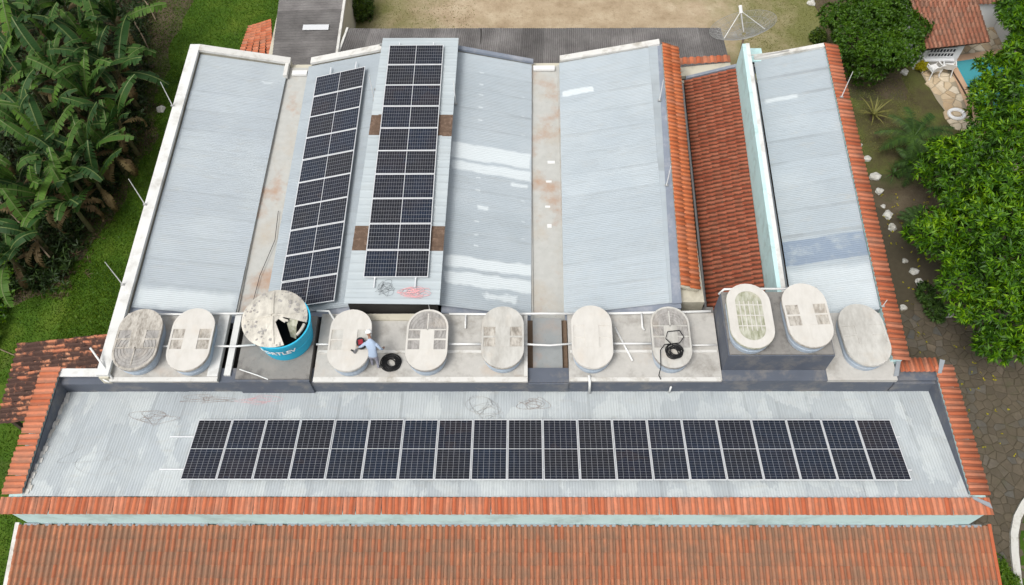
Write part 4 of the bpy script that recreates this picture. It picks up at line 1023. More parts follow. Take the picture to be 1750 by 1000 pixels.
tangle(-13.4, -10.9, 1.1, .5, zf, 90, .003, 'long faint grey wire loop at the lower left of the front roof', 'steel', 13, loops=2)
zd = lambda x, y: DZ + .035
tangle(-4.22, -5.02, .30, .30, zd, 130, .0035, 'fuzzy black wire knot on the near end of the raised deck', 'rubber', 21, loops=7)
tangle(-3.22, -5.2, .50, .22, zd, 130, .009, 'pink graffiti paint scrawl on the near end of the raised deck', 'pink_paint', 22, loops=9, name='graffiti_scrawl')  # graffiti paint, shaped here as a raised tangled tube
pipe([(-9.0, -.6, 4.46), (-8.92, -2.0, 4.47), (-9.25, -3.6, 4.46), (-9.35, -5.2, 4.45)], .012, 'thin black cable snaking along the left valley gutter', 'rubber', None, 5, 'gutter_cable', 'cable')

# ------------------------------------------------------------------ lightning rods: vertical rods on the parapets
def rod(px, py, z0, px2, py2, label, h=None):
    p = at(px, py, z0); d = np.array([p.x, p.y]); best = None
    h = h or 1.5
    m = MB(); m.tube([(0, 0, 0), (0, 0, h)], .022, 6, .012)
    t = empty('lightning_rod', p, 0, label, 'lightning rod', 'lightning rods round the roofs')
    m.build('rod', MT['pvc'], t)
    MB().box(-.07, .07, -.04, .04, 0, .03).build('bracket', MT['steel'], t)
rod(295, 181, 5.46, 273, 135, 'lightning rod farthest along the left white parapet', 1.35)
rod(248, 350, 5.46, 213, 300, 'lightning rod midway along the left white parapet', 1.55)
rod(210, 487, 5.46, 175, 440, 'lightning rod nearest the oval tanks on the left white parapet', 1.5)
rod(640, 172, 5.35, 618, 120, 'lightning rod left of the raised deck beside the tilted panels', 1.45)
rod(779, 178, 5.35, 770, 130, 'lightning rod right of the raised deck near its top', 1.3)
rod(1127, 172, 5.55, 1133, 127, 'lightning rod at the top of the bright orange tile strip', 1.15)
rod(1139, 317, 5.55, 1146, 270, 'lightning rod halfway down the bright orange tile strip', 1.15)
rod(1438, 166, 5.5, 1457, 115, 'lightning rod on the right tiled parapet near the round tree', 1.4)
rod(1508, 524, 5.5, 1516, 508, 'short lightning rod on the right tiled parapet near the last tank', .45)
rod(735, 533, 5.2, 753, 517, 'short white rod standing behind the ribbed tank', .6)

# ------------------------------------------------------------------ worker
def worker():
    p = Vector((-4.40, -7.70, 5.2))
    t = empty('person', p, 0, 'worker in a light blue shirt and white helmet leaning over a tank lid', 'person'); t.scale = (.88, .88, .88)
    J = [(0, 0, .92), (0, .10, 1.15), (-.03, .26, 1.36), (-.05, .36, 1.47),           # pelvis, belly, chest, neck base
         (-.06, .42, 1.54), (-.07, .50, 1.62),                                         # neck, head base
         (-.22, .27, 1.38), (-.43, .24, 1.16), (-.56, .32, .96), (-.60, .37, .91),     # left arm down to the lid
         (.15, .25, 1.38), (.33, .12, 1.20), (.36, .22, .99), (.37, .27, .93),         # right arm
         (-.10, -.01, .86), (-.13, .08, .48), (-.14, .00, .10), (-.15, .13, .04),      # left leg
         (.10, -.02, .86), (.11, -.02, .47), (.10, -.12, .10), (.11, .02, .04)]
    E_ = [(0, 1), (1, 2), (2, 3), (3, 4), (4, 5), (2, 6), (6, 7), (7, 8), (8, 9), (2, 10), (10, 11), (11, 12), (12, 13), (0, 14), (14, 15), (15, 16), (16, 17), (0, 18), (18, 19), (19, 20), (20, 21)]
    Rr = [(.15, .12), (.145, .12), (.165, .13), (.10, .09), (.055, .055), (.06, .06), (.075, .075), (.052, .052), (.036, .036), (.034, .03), (.075, .075), (.052, .052), (.036, .036), (.034, .03),
          (.095, .10), (.068, .068), (.045, .045), (.045, .035), (.095, .10), (.068, .068), (.045, .045), (.045, .035)]
    me = bpy.data.meshes.new('body'); me.from_pydata(J, E_, []); o = bpy.data.objects.new('body', me); COL.objects.link(o)
    o.modifiers.new('skin', 'SKIN'); sv = me.skin_vertices[0].data
    for i, r_ in enumerate(Rr): sv[i].radius = r_; sv[i].use_root = (i == 0)
    ss = o.modifiers.new('sub', 'SUBSURF'); ss.levels = 2; ss.render_levels = 2
    dg = bpy.context.evaluated_depsgraph_get(); dg.update(); bm_ = bpy.data.meshes.new_from_object(o.evaluated_get(dg)); bpy.data.objects.remove(o)
    for m_ in ('shirt', 'trousers', 'skin', 'shoe'): bm_.materials.append(MT[m_])
    for f in bm_.polygons:
        c = f.center; i = 0
        if c.z < .92 and abs(c.x) < .30: i = 1
        if c.z < .11: i = 3
        if c.y > .37 and c.z > 1.48: i = 2
        if c.x < -.55: i = 2
        if c.x > .30 and c.z < .99: i = 2
        f.material_index = i; f.use_smooth = True
    b = link('body', bm_, None, t)
    # head with face, looking down at the lid
    hd = MB(); rings = []
    for (z, rx, ry, oy) in ((-.13, .03, .03, .03), (-.11, .05, .055, .02), (-.06, .066, .08, .01), (0, .075, .094, 0), (.05, .074, .094, -.004), (.09, .055, .07, -.005), (.115, .02, .025, -.005)):
        rings.append([(rx * math.cos(2 * math.pi * k / 14), oy + ry * math.sin(2 * math.pi * k / 14), z) for k in range(14)])
    hd.loft(rings)
    hd.add([(-.014, .088, -.005), (.014, .088, -.005), (0, .118, -.035), (0, .085, .03)], [(0, 2, 3), (2, 1, 3), (0, 1, 2)])   # nose
    for s in (-1, 1):
        hd.tube([(s * .03, .088, .012), (s * .03, .094, .012)], .010, 6); hd.tube([(s * .074, -.005, -.02), (s * .082, -.01, .02)], .016, 5)
    hd.tube([(-.022, .083, -.06), (0, .090, -.062), (.022, .083, -.06)], .006, 5)
    h = hd.build('head', MT['skin'], t, (-.085, .53, 1.68), smooth=True); h.rotation_euler = (R(-48), 0, R(8))
    hm = MB(); hm.loft([circ(.125, .02, 20), circ(.120, .05, 20), circ(.105, .10, 20), circ(.07, .14, 20), circ(.02, .155, 20)])
    hm.add([(-.09, .09, .02), (.09, .09, .02), (.06, .175, .01), (-.06, .175, .01)], [(0, 1, 2, 3), (3, 2, 1, 0)])
    g_ = hm.build('helmet', MT['chair_plastic'], t, (-.085, .53, 1.68), smooth=True); g_.rotation_euler = (R(-48), 0, R(8))
    # hands: palm, four fingers and a thumb each
    for sx, loc, rz in ((1, (-.61, .39, .90), .3), (-1, (.375, .29, .915), -.1)):
        hm = MB(); hm.loft([[(x_, y_, z_) for (x_, z_) in ((-.035, -.012), (.035, -.012), (.038, .010), (-.038, .010))] for y_ in (-.02, .03, .07)])
        for q, (fx, fl) in enumerate(((-.030, .062), (-.010, .074), (.010, .070), (.029, .055))):
            hm.tube([(fx, .065, 0), (fx, .065 + fl * .5, .003), (fx, .065 + fl, -.018)], .009, 6, .007)
        hm.tube([(sx * .034, .005, 0), (sx * .062, .03, -.006), (sx * .066, .058, -.016)], .011, 6, .008)
        ho = hm.build('hand', MT['skin'], t, loc, smooth=True); ho.rotation_euler = (R(-25), 0, rz)
    hv = MB(); hv.slab([(-.13, .16, 1.30), (.13, .12, 1.30), (.10, .26, 1.44), (-.14, .30, 1.44)], .012)
    return t
worker()
# tool bag and drill on the lid in front of the worker
t = empty('tool_bag', (-4.86, -7.20, 5.825), R(15), 'open black tool bag with red contents on the lid before the worker', 'bag')
m = MB(); m.loft([[(p[0] * k, p[1] * k, z) for p in stadium(.30, .40, 6)] for (z, k) in ((0, 1), (.06, 1.04), (.17, .95))]); m.build('pouch', MT['black_plastic'], t)
MB().box(-.08, .08, -.10, .08, .17, .21).build('tool_case', MT['red_plastic'], t)
m = MB(); m.tube([(-.12, -.12, .16), (-.10, 0, .30), (-.12, .12, .16)], .012, 6); m.build('handle', MT['black_plastic'], t)
t = empty('power_drill', (-5.02, -7.46, 5.825), R(60), 'small grey green power drill beside the worker\'s left hand', 'drill')
m = MB(); m.tube([(-.10, 0, .05), (.05, 0, .05)], .04, 8); m.build('motor_body', MT['grey_membrane'], t)
m = MB(); m.tube([(.05, 0, .05), (.12, 0, .05)], .022, 8, .012); m.build('chuck', MT['steel'], t)
MB().box(-.07, -.03, -.02, .16, .01, .05).build('grip', MT['black_plastic'], t)

# ------------------------------------------------------------------ mesh dish antenna at the north end of the turquoise wall
ant = empty('dish_antenna', (10.08, 7.62, 3.0), 0, 'wire mesh satellite dish on a dark mast behind the turquoise wall', 'antenna')
m = MB(); m.tube([(0, 0, 0), (0, 0, 1.7), (.10, .45, 2.15)], .045, 8); m.build('mast', MT['rust_steel'], ant)
dish = empty('dish_frame', (.16, .75, 2.15)); dish.parent = ant
dish.rotation_euler = (R(-20), R(-17), 0)
RD, DD = 1.42, .42
def para(r_): return DD * (r_ / RD) ** 2
m = MB()
for k in range(24):
    a = 2 * math.pi * k / 24
    m.tube([(r_ * math.cos(a), r_ * math.sin(a), para(r_)) for r_ in (.1, .5, .9, RD)], .008, 4)
for r_ in (.45, .8, 1.12, RD):
    m.tube([(r_ * math.cos(2 * math.pi * k / 36), r_ * math.sin(2 * math.pi * k / 36), para(r_)) for k in range(37)], .009, 4)
m.build('rib', MT['steel'], dish)
m = MB()
for r_ in np.linspace(.2, RD, 26):
    m.tube([(r_ * math.cos(2 * math.pi * k / 30), r_ * math.sin(2 * math.pi * k / 30), para(r_)) for k in range(31)], .0035, 3, cap=False)
for k in range(96):
    a = 2 * math.pi * k / 96; m.tube([(r_ * math.cos(a), r_ * math.sin(a), para(r_)) for r_ in (.3, .8, RD)], .0035, 3, cap=False)
m.build('wire_mesh', MT['steel'], dish)
m = MB()
for a in (90, 210, 330): m.tube([(1.0 * math.cos(R(a)), 1.0 * math.sin(R(a)), para(1.0)), (0, 0, 1.05)], .012, 5)
m.build('feed_strut', MT['alu'], dish)
m = MB(); m.tube([(0, 0, .1), (0, 0, 1.0)], .022, 6); m.build('feed_pole', MT['alu'], dish)
m = MB(); m.tube([(0, 0, .98), (0, 0, 1.28)], .075, 10); m.build('feed_horn', MT['chair_plastic'], dish)
# dark tapered box beside the mast
t = empty('water_box', (10.62, 7.50, 3.9), 0, 'dark tapered plastic box with a turquoise rim beside the antenna mast', 'box')
def sq(w, z): return [(-w, -w, z), (w, -w, z), (w, w, z), (-w, w, z)]
m = MB(); m.loft([sq(.26, 0), sq(.36, .80)]); m.build('body', MT['black_plastic'], t)
m = MB(); m.loft([sq(.39, .80), sq(.39, .87)]); m.build('rim', MT['turquoise_paint'], t)
pipe([(10.3, 7.1, 5.10), (11.2, 7.22, 5.12), (12.0, 7.25, 5.25)], .022, 'thin pale pipe from the antenna mast along the far verge', 'cap_white', None)

# ------------------------------------------------------------------ vegetation
def leaf_mesh(name, C, N, ln, wd, mat, g, per=8, spread=.9, parent=None, kind=None):
    """C: rosette centres (n,3), N: outward directions (n,3); every rosette has per leaves"""
    n = len(C)
    N = N / np.maximum(np.linalg.norm(N, axis=1, keepdims=True), 1e-6)
    A = np.cross(N, np.array([0.3, .5, .81])); A /= np.maximum(np.linalg.norm(A, axis=1, keepdims=True), 1e-6); B = np.cross(N, A)
    C = np.repeat(C, per, 0); N = np.repeat(N, per, 0); A = np.repeat(A, per, 0); B = np.repeat(B, per, 0); k = n * per
    a = g.uniform(0, 2 * np.pi, k)[:, None]; el = g.uniform(.15, spread, k)[:, None]
    D = (A * np.cos(a) + B * np.sin(a)) * np.cos(el * 1.2) + N * np.sin(el * 1.2); D[:, 2] -= .15
    D /= np.linalg.norm(D, axis=1, keepdims=True)
    S = np.cross(D, N + g.normal(0, .35, (k, 3))); S /= np.maximum(np.linalg.norm(S, axis=1, keepdims=True), 1e-6)
    L = ln * g.uniform(.65, 1.25, k)[:, None]; Wd = wd * g.uniform(.7, 1.2, k)[:, None]
    up = np.cross(S, D)
    p0 = C; p1 = C + D * L * .45 + S * Wd / 2 + up * L * .03; p2 = C + D * L - up * L * .12; p3 = C + D * L * .45 - S * Wd / 2 + up * L * .03
    V = np.stack([p0, p1, p2, p3], 1).reshape(-1, 3); F = np.arange(4 * k).reshape(-1, 4)
    return link(name, mesh_np(V, F), mat, parent, kind=kind)
def shell_points(lobes, n, g, lo=.72, up_bias=.25):
    """points near the surface of overlapping ellipsoids, none deep inside another"""
    P = []; N = []
    vol = np.array([max(l[3] * l[4] + l[4] * l[5] + l[3] * l[5], .01) for l in lobes]); cnt = (vol / vol.sum() * n).astype(int)
    for l, c in zip(lobes, cnt):
        d = g.normal(0, 1, (c, 3)); d[:, 2] += up_bias; d /= np.linalg.norm(d, axis=1, keepdims=True)
        r = lo + (1.04 - lo) * g.random(c)[:, None] ** .6
        wob = 1 + .13 * np.sin(d[:, :1] * 7 + l[0]) * np.cos(d[:, 1:2] * 6 + l[1]) + .09 * np.sin(d[:, 2:] * 9 + l[2])
        p = np.array(l[:3]) + d * np.array(l[3:6]) * r * wob
        ok = np.ones(c, bool)
        for q in lobes:
            if q is l: continue
            ok &= (((p - np.array(q[:3])) / np.array(q[3:6])) ** 2).sum(1) > .55
        P.append(p[ok]); N.append(d[ok])
    return np.concatenate(P), np.concatenate(N)
def clumps(lobes, k, seed, r0=.30, r1=.55):
    """break big lobes into many small uneven boughs"""
    g = np.random.default_rng(seed); out = []
    for l in lobes:
        n = max(5, int(k * l[3] ** 1.5))
        for _ in range(n):
            d = g.normal(0, 1, 3); d[2] = abs(d[2]) * .9 + g.uniform(-.35, .3); d /= np.linalg.norm(d)
            q = np.array(l[:3]) + d * np.array(l[3:6]) * g.uniform(.55, 1.0); r = g.uniform(r0, r1) * (l[3] ** .5)
            out.append((q[0], q[1], q[2], r * g.uniform(.9, 1.4), r * g.uniform(.9, 1.4), r * g.uniform(.55, .8)))
        out.append((l[0], l[1], l[2] - .1 * l[5], l[3] * .72, l[4] * .72, l[5] * .7))
    return out
def tree(name, base, lobes, n, ln, wd, mat, label, cat='tree', per=8, trunk_r=.18, trunk_h=None, group=None, seed=1, lo=.72, split=0):
    g = np.random.default_rng(seed)
    t = empty(name, base, 0, label, cat, group); b = Vector(base)
    P, N = shell_points([(l[0] - b.x, l[1] - b.y, l[2], *l[3:]) for l in (clumps(lobes, split, seed) if split else lobes)], n, g, lo)
    leaf_mesh('crown', P, N + np.array([0, 0, .35]), ln, wd, mat, g, per, parent=t)
    m = MB(); top = Vector((np.mean([l[0] for l in lobes]) - b.x, np.mean([l[1] for l in lobes]) - b.y, 0))
    zt = min(l[2] for l in lobes) * .75
    m.tube([(0, 0, 0), (top.x * .15, top.y * .15, zt * .5), (top.x * .4, top.y * .4, zt)], trunk_r, 8, trunk_r * .6); m.build('trunk', MT['bark'], t)
    for l in lobes:
        q = Vector((l[0] - b.x, l[1] - b.y, l[2])); s = Vector((top.x * .4, top.y * .4, zt))
        mm = MB(); mid = s.lerp(q, .5) + Vector((0, 0, -.15)); mm.tube([s * .96, mid, q + Vector((0, 0, l[5] * .35))], trunk_r * .55, 6, trunk_r * .15); mm.build('limb', MT['bark'], t)
    return t
def L_(px, py, z, r, rz=None): p = at(px, py, z); return (p.x, p.y, z, r, r, rz or r * .75)
mango = [L_(1705, 195, 3.6, 1.5), L_(1745, 120, 4.2, 1.2), L_(1650, 300, 3.5, 1.75), L_(1742, 270, 4.6, 1.8), L_(1640, 400, 3.2, 1.6), L_(1730, 410, 4.4, 2.0), L_(1650, 480, 3.0, 1.35),
         L_(1720, 520, 3.6, 1.6), L_(1700, 585, 2.6, .9), L_(1600, 415, 2.8, .85), L_(1760, 340, 5.0, 1.8), L_(1790, 480, 4.5, 2.0), L_(1790, 180, 4.5, 1.7), L_(1605, 300, 2.8, .8), L_(1755, 560, 3.2, 1.2), L_(1712, 135, 4.0, .95), L_(1690, 168, 3.8, .8), L_(1700, 112, 4.0, .75)]
tree('mango_tree', (20.6, 2.2, 0), mango, 15000, .27, .07, MT['mango_leaf'], 'big dense green tree with pointed leaf rosettes overhanging the stone road', per=9, trunk_r=.28, seed=3, lo=.6, split=7)
tree('mango_tree', (25.2, 12.2, 0), [L_(1740, 12, 3.4, 1.1), L_(1765, 60, 3.2, 1.2)], 1800, .30, .08, MT['mango_leaf'], 'bright green tree at the top right corner behind the pool house', per=9, trunk_r=.18, seed=5, split=8)
g0 = at(1484, 66, 2.4)
tree('round_tree', (g0.x, g0.y, 0), [(g0.x, g0.y, 2.5, 2.05, 1.95, 2.1), (g0.x - .9, g0.y + .5, 3.0, 1.1, 1.1, 1.3), (g0.x + .9, g0.y + .2, 2.6, 1.2, 1.2, 1.5), (g0.x + .1, g0.y - .8, 2.0, 1.5, 1.3, 1.6)], 9000, .16, .065, MT['round_leaf'],
     'dense round clipped tree left of the pool house', per=8, trunk_r=.2, seed=6, lo=.80, split=5)
s0 = at(613, 14, .6)
tree('shrub', (s0.x, s0.y, 0), [(s0.x, s0.y, .62, .72, .62, .66), (s0.x + .25, s0.y + .1, .7, .4, .4, .5)], 900, .16, .05, MT['shrub_leaf'], 'round olive shrub behind the rear shed at the top', 'shrub', 7, .05, seed=7)
s0 = at(1576, 112, .35)
tree('shrub', (s0.x, s0.y, 0), [(s0.x, s0.y, .38, .24, .24, .24)], 120, .14, .06, MT['yellow_leaf'], 'small yellow shrub beside the white plastic chairs', 'shrub', 7, .03, seed=8)
s0 = at(1398, 62, .3)
tree('shrub', (s0.x, s0.y, 0), [(s0.x, s0.y, .3, .38, .36, .3)], 170, .16, .06, MT['shrub_leaf'], 'low yellowish bush at the foot of the round tree', 'shrub', 7, .03, seed=9)
s0 = at(1704, 975, .3)
tree('shrub', (s0.x, s0.y, 0), [(s0.x, s0.y, .3, .36, .50, .35), (s0.x + .2, s0.y - .5, .3, .4, .4, .35)], 420, .15, .04, MT['grass_blade'], 'bushy green plant between the two white curbs', 'shrub', 7, .03, seed=10)
s0 = at(1600, 530, .3)
tree('shrub', (s0.x, s0.y, 0), [(s0.x, s0.y, .25, .35, .45, .25), (s0.x - .2, s0.y + .8, .25, .3, .5, .25)], 240, .2, .06, MT['dark_leaf'], 'low shrub under the big tree beside the white rocks', 'shrub', 7, .03, seed=12)

def frond_plant(base, n, ln, wd, mat, label, cat, seed, leaflets=True, droop=.9, stem_h=.5, group=None, name='palm'):
    g = random.Random(seed); t = empty(name, base, 0, label, cat, group)
    m = MB(); m.tube([(0, 0, 0), (0, 0, stem_h)], .09, 7, .06); m.build('stem', MT['bark'], t)
    for k in range(n):
        a = 2 * math.pi * (k + g.uniform(-.3, .3)) / n * (1.0 if n < 14 else 2.4); el = g.uniform(.25, 1.15); l = ln * g.uniform(.75, 1.15)
        V = []; F = []; S = 9; pts = []
        x = z = 0.0; e = el
        for s in range(S + 1):
            pts.append((x, z)); x += math.cos(e) * l / S; z += math.sin(e) * l / S; e -= droop * 1.6 / S
        def add(q):
            b = len(V); V.extend(q); F.append(tuple(range(b, b + len(q))))
        if leaflets:
            for s in range(S):
                (x0, z0), (x1, z1) = pts[s], pts[s + 1]
                add([(x0, -.012, z0), (x1, -.008, z1), (x1, .008, z1), (x0, .012, z0)])
                for h in range(3):
                    f = h / 3; cx_, cz_ = x0 + (x1 - x0) * f, z0 + (z1 - z0) * f; w = wd * math.sin(math.pi * min(1, (s + f + 1.2) / (S + 1.4))) ** .6
                    for sg in (-1, 1):
                        tx, ty, tz = cx_ + w * .55, sg * w, cz_ - w * g.uniform(.15, .5)
                        add([(cx_ - .022, 0, cz_), (cx_ + .035, 0, cz_), (tx, ty, tz)])
        else:
            for s in range(S):
                (x0, z0), (x1, z1) = pts[s], pts[s + 1]; w0, w1 = wd * (1 - (s / S) ** 1.5) + .004, wd * (1 - ((s + 1) / S) ** 1.5) + .004
                add([(x0, -w0, z0), (x1, -w1, z1), (x1, w1, z1), (x0, w0, z0)])
        me = mesh_of(V, F, 'frond'); o = link('frond', me, mat, t, (0, 0, stem_h)); o.rotation_euler = (0, 0, a)
    return t
def gp(px, py): p = at(px, py, 0); return (p.x, p.y, 0)
frond_plant(gp(1545, 262), 17, 1.7, .36, MT['dark_leaf'], 'dark green feathery palm in front of the pool terrace', 'palm', 1, stem_h=1.1)
frond_plant(gp(1555, 290), 13, 1.25, .30, MT['dark_leaf'], 'smaller dark palm just below the larger feathery palm', 'palm', 2, stem_h=.5)
frond_plant(gp(1488, 205), 20, 1.05, .035, MT['yucca_leaf'], 'yellowish spiky plant beside the tiled parapet', 'plant', 3, leaflets=False, droop=.45, stem_h=.35, name='yucca')
frond_plant(gp(1562, 395), 18, 1.1, .22, MT['dark_leaf'], 'dark fern like palm beside the white rocks under the big tree', 'palm', 4, stem_h=.35)
frond_plant(gp(1525, 300), 14, .7, .025, MT['dark_leaf'], 'small dark spiky plant between the palms and the rocks', 'plant', 5, leaflets=False, stem_h=.15, name='yucca')
frond_plant(gp(1590, 262), 12, .8, .16, MT['mango_leaf'], 'bright small fern at the corner of the pool terrace', 'fern', 6, stem_h=.2, name='fern')

# banana grove
def banana_leaf_mesh(seed, ln=2.1, wd=.30, droop=1.3, el=1.1):
    g = random.Random(seed); S = 14; V = []; F = []; MI = []; UV = []
    x = z = 0.0; e = el; spine = []
    for s in range(S + 1):
        spine.append((x, z, e)); x += math.cos(e) * ln / S; z += math.sin(e) * ln / S; e -= droop * (.3 + 1.3 * s / S) / S
    bend = g.uniform(-.25, .25)
    def P(s, side, w):
        x0, z0, e0 = spine[s]; y0 = bend * (s / S) ** 2
        fold = .30 + .1 * math.sin(s * .7)
        return (x0, y0 + side * w * math.cos(fold), z0 - w * math.sin(fold) * (.2 + .9 * s / S))
    def wdt(s): u = s / S; return 0.018 if u < .14 else wd * math.sin(math.pi * min(1, max(0, (u - .13) / .92))) ** .45
    for s in range(S):
        for side in (-1, 1):
            w0, w1 = max(.02, wdt(s)), max(.012, wdt(s + 1))
            tear = g.random() < .55 and s > 3
            dz = -g.uniform(.03, .16) if tear else 0; gp_ = .03 if tear else 0
            q = [P(s, side, .015), P(s + 1, side, .015), P(s + 1, side, w1), P(s, side, w0)]
            q[2] = (q[2][0] - gp_, q[2][1], q[2][2] + dz); q[3] = (q[3][0] + gp_ * 1.6, q[3][1], q[3][2] + dz * .6)
            b = len(V); V += q; F.append((b, b + 1, b + 2, b + 3) if side < 0 else (b + 3, b + 2, b + 1, b)); MI.append(0)
            UV += [(.5, s / S), (.5, (s + 1) / S), (.5 + side * .5, (s + 1) / S), (.5 + side * .5, s / S)]
        b = len(V); V += [P(s, -1, .028), P(s, 1, .028), P(s + 1, 1, .02), P(s + 1, -1, .02)]
        V[-4:] = [(v[0], v[1], v[2] + .012) for v in V[-4:]]
        F.append((b, b + 1, b + 2, b + 3)); MI.append(1); UV += [(.5, .5)] * 4
    me = mesh_np(V, F, 'leaf', uv=UV, mi=MI); return me
BL = []
for k, (ln, wd, dr, el) in enumerate(((2.7, .28, 1.5, 1.1), (2.9, .31, 1.9, 1.25), (2.4, .27, 1.1, .8), (3.1, .32, 1.3, 1.0), (2.0, .26, 2.1, .9), (2.8, .30, .8, 1.2), (2.5, .29, 1.7, .6), (2.2, .28, 1.0, 1.35))):
    me = banana_leaf_mesh(k, ln, wd, dr, el); me.materials.append(MT['banana_leaf']); me.materials.append(MT['banana_rib']); BL.append(me)
BD = []
for k in range(2):
    me = banana_leaf_mesh(20 + k, 1.6, .16, 2.8, .5); me.materials.append(MT['banana_dry']); me.materials.append(MT['banana_dry']); BD.append(me)
ban = [(200, 205, 2.4, 'with long leaves reaching over the lawn nearest the far lightning rod'), (150, 262, 2.3, 'with broad leaves fanned low at the grove edge'), (120, 345, 2.2, 'at the near end of the grove beside the dark earth'),
       (60, 400, 1.9, 'lowest at the near left edge of the grove'), (30, 310, 2.4, 'against the left picture edge below the dry leaves'), (85, 265, 2.6, 'in the middle of the grove with upright leaves'),
       (40, 215, 2.8, 'tall and pale at the left side of the grove'), (150, 170, 2.7, 'behind the brown dry clump in the grove'), (95, 130, 3.1, 'tall with yellowish upright leaves in the upper grove'),
       (200, 120, 2.8, 'near the two leaning dead sticks'), (30, 100, 3.4, 'with a very bright upright leaf at the upper left'), (60, 40, 3.4, 'at the top left corner of the grove'), (140, 60, 3.2, 'with a thick yellow midrib at the top of the grove'),
       (195, 35, 3.0, 'topmost beside the lawn at the far end'), (0, 160, 3.0, 'half cut by the left picture edge'), (5, 20, 3.6, 'farthest in the top left corner'), (110, 10, 3.3, 'at the top picture edge left of the sticks'), (-30, 260, 2.6, 'mostly outside the left picture edge'), (100, 205, 2.6, 'hemmed in at the heart of the grove'),
       (15, 440, 1.6, 'short at the near left corner of the grove'), (165, 312, 1.5, 'small at the edge of the bare earth'),
       (55, 150, 3.0, 'between the pale plant and the bright upright leaf'), (175, 85, 2.9, 'just left of the leaning dead stick'), (120, 300, 2.3, 'with drooping leaves over the dark gap near the edge'), (-20, 350, 2.3, 'cut by the left edge beside the long dead stem'), (75, 335, 2.1, 'behind the long brown dead stem'), (190, 258, 1.7, 'low beside the bare earth halfway along the grove'), (165, 118, 3.0, 'crowded between the sticks and the tall yellowish plant'), (90, 75, 3.2, 'shaded between its taller neighbours at the top')]
gb = random.Random(5)
for i, (px, py, h, where) in enumerate(ban):
    p = at(px, py, h)
    t = empty('banana_plant', (p.x, p.y, 0), gb.uniform(0, 6.28), 'banana plant ' + where, 'banana plant', 'banana plants in the grove')
    m = MB(); m.tube([(0, 0, 0), (.04, .03, h * .5), (0, 0, h)], .13, 8, .07); m.build('stem', MT['banana_stem'], t)
    nl = 9
    for k in range(nl):
        o = bpy.data.objects.new('leaf', BL[gb.randrange(len(BL))]); COL.objects.link(o); o.parent = t
        o.location = (0, 0, h - gb.uniform(0, .25)); o.rotation_euler = (gb.uniform(-.3, .3), gb.uniform(-.45, .35), 2 * math.pi * (k + gb.uniform(-.7, .7)) * .381); s = gb.uniform(.65, 1.15); o.scale = (s, s, s)
    for k in range(4):
        o = bpy.data.objects.new('dry_leaf', BD[k % 2]); COL.objects.link(o); o.parent = t; o.location = (0, 0, h - .35); o.rotation_euler = (0, .3, gb.uniform(0, 6.28))
# undergrowth and dead leaves beneath the grove
g = np.random.default_rng(9)
def inside_grove(n):
    P = []
    while len(P) < n:
        px, py = g.uniform(-120, 260), g.uniform(-60, 500)
        lim = 255 if py < 220 else 255 - (py - 220) * .55
        if px < lim + g.normal(0, 8): P.append((px, py))
    return P
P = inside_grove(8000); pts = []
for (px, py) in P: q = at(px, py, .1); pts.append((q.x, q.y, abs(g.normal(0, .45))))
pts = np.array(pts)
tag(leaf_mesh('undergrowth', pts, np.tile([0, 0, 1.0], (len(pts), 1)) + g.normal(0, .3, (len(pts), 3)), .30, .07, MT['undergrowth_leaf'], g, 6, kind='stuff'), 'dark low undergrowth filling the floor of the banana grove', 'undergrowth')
P = inside_grove(2200); pts = []
for (px, py) in P: q = at(px + 14, py + 12, .05); pts.append((q.x, q.y, abs(g.normal(0, .10)) + .02))
pts = np.array(pts)
tag(leaf_mesh('leaf_litter', pts, np.tile([0, 0, 1.0], (len(pts), 1)) + g.normal(0, .5, (len(pts), 3)), .26, .035, MT['dry_leaf'], g, 6, kind='stuff'), 'brown dead leaves and twigs along the edge of the grove', 'leaf litter')
pts = np.stack([g.uniform(-26, -21.3, 1500), g.uniform(-4.5, .5, 1500), abs(g.normal(.3, .3, 1500))], 1)
tag(leaf_mesh('undergrowth', pts, np.tile([0, 0, 1.0], (1500, 1)), .18, .10, MT['mango_leaf'], g, 6, kind='stuff'), 'leafy green ground cover at the near left corner of the grove', 'undergrowth')
for (a, b, lab) in (((230, 38), (259, 96), 'lower of two long dead sticks lying beside the grove'), ((244, -4), (266, 34), 'upper of two long dead sticks at the top of the picture'), ((0, 345), (85, 440), 'long brown dead stem lying across the near banana leaves')):
    z = .12 if a[0] > 10 else 1.2
    p, q = at(*a, z + .5), at(*b, z); thing_mb(MB().tube([p, p.lerp(q, .5) + Vector((.05, 0, .05)), q], .035, 6), 'dead_stick', MT['dead_wood'], lab, 'stick', 'dead sticks by the grove')
p = at(35, 612, .05); thing_mb(MB().tube([(p.x - 2.2, p.y + .9, .05), (p.x, p.y, .1)], .02, 5), 'dead_stick', MT['dead_wood'], 'thin pale stick on the lawn left of the mossy porch', 'stick', 'dead sticks by the grove')
# fallen yellow leaves on the road
n = 130; pts = np.stack([g.uniform(16.6, 19.6, n), g.uniform(-9, 3.5, n), np.full(n, .06)], 1)
tag(leaf_mesh('fallen_leaves', pts, np.tile([0, 0, 1.0], (n, 1)), .11, .06, MT['yellow_leaf'], g, 2, kind='stuff'), 'yellow fallen leaves scattered over the dark stone road', 'leaf litter')

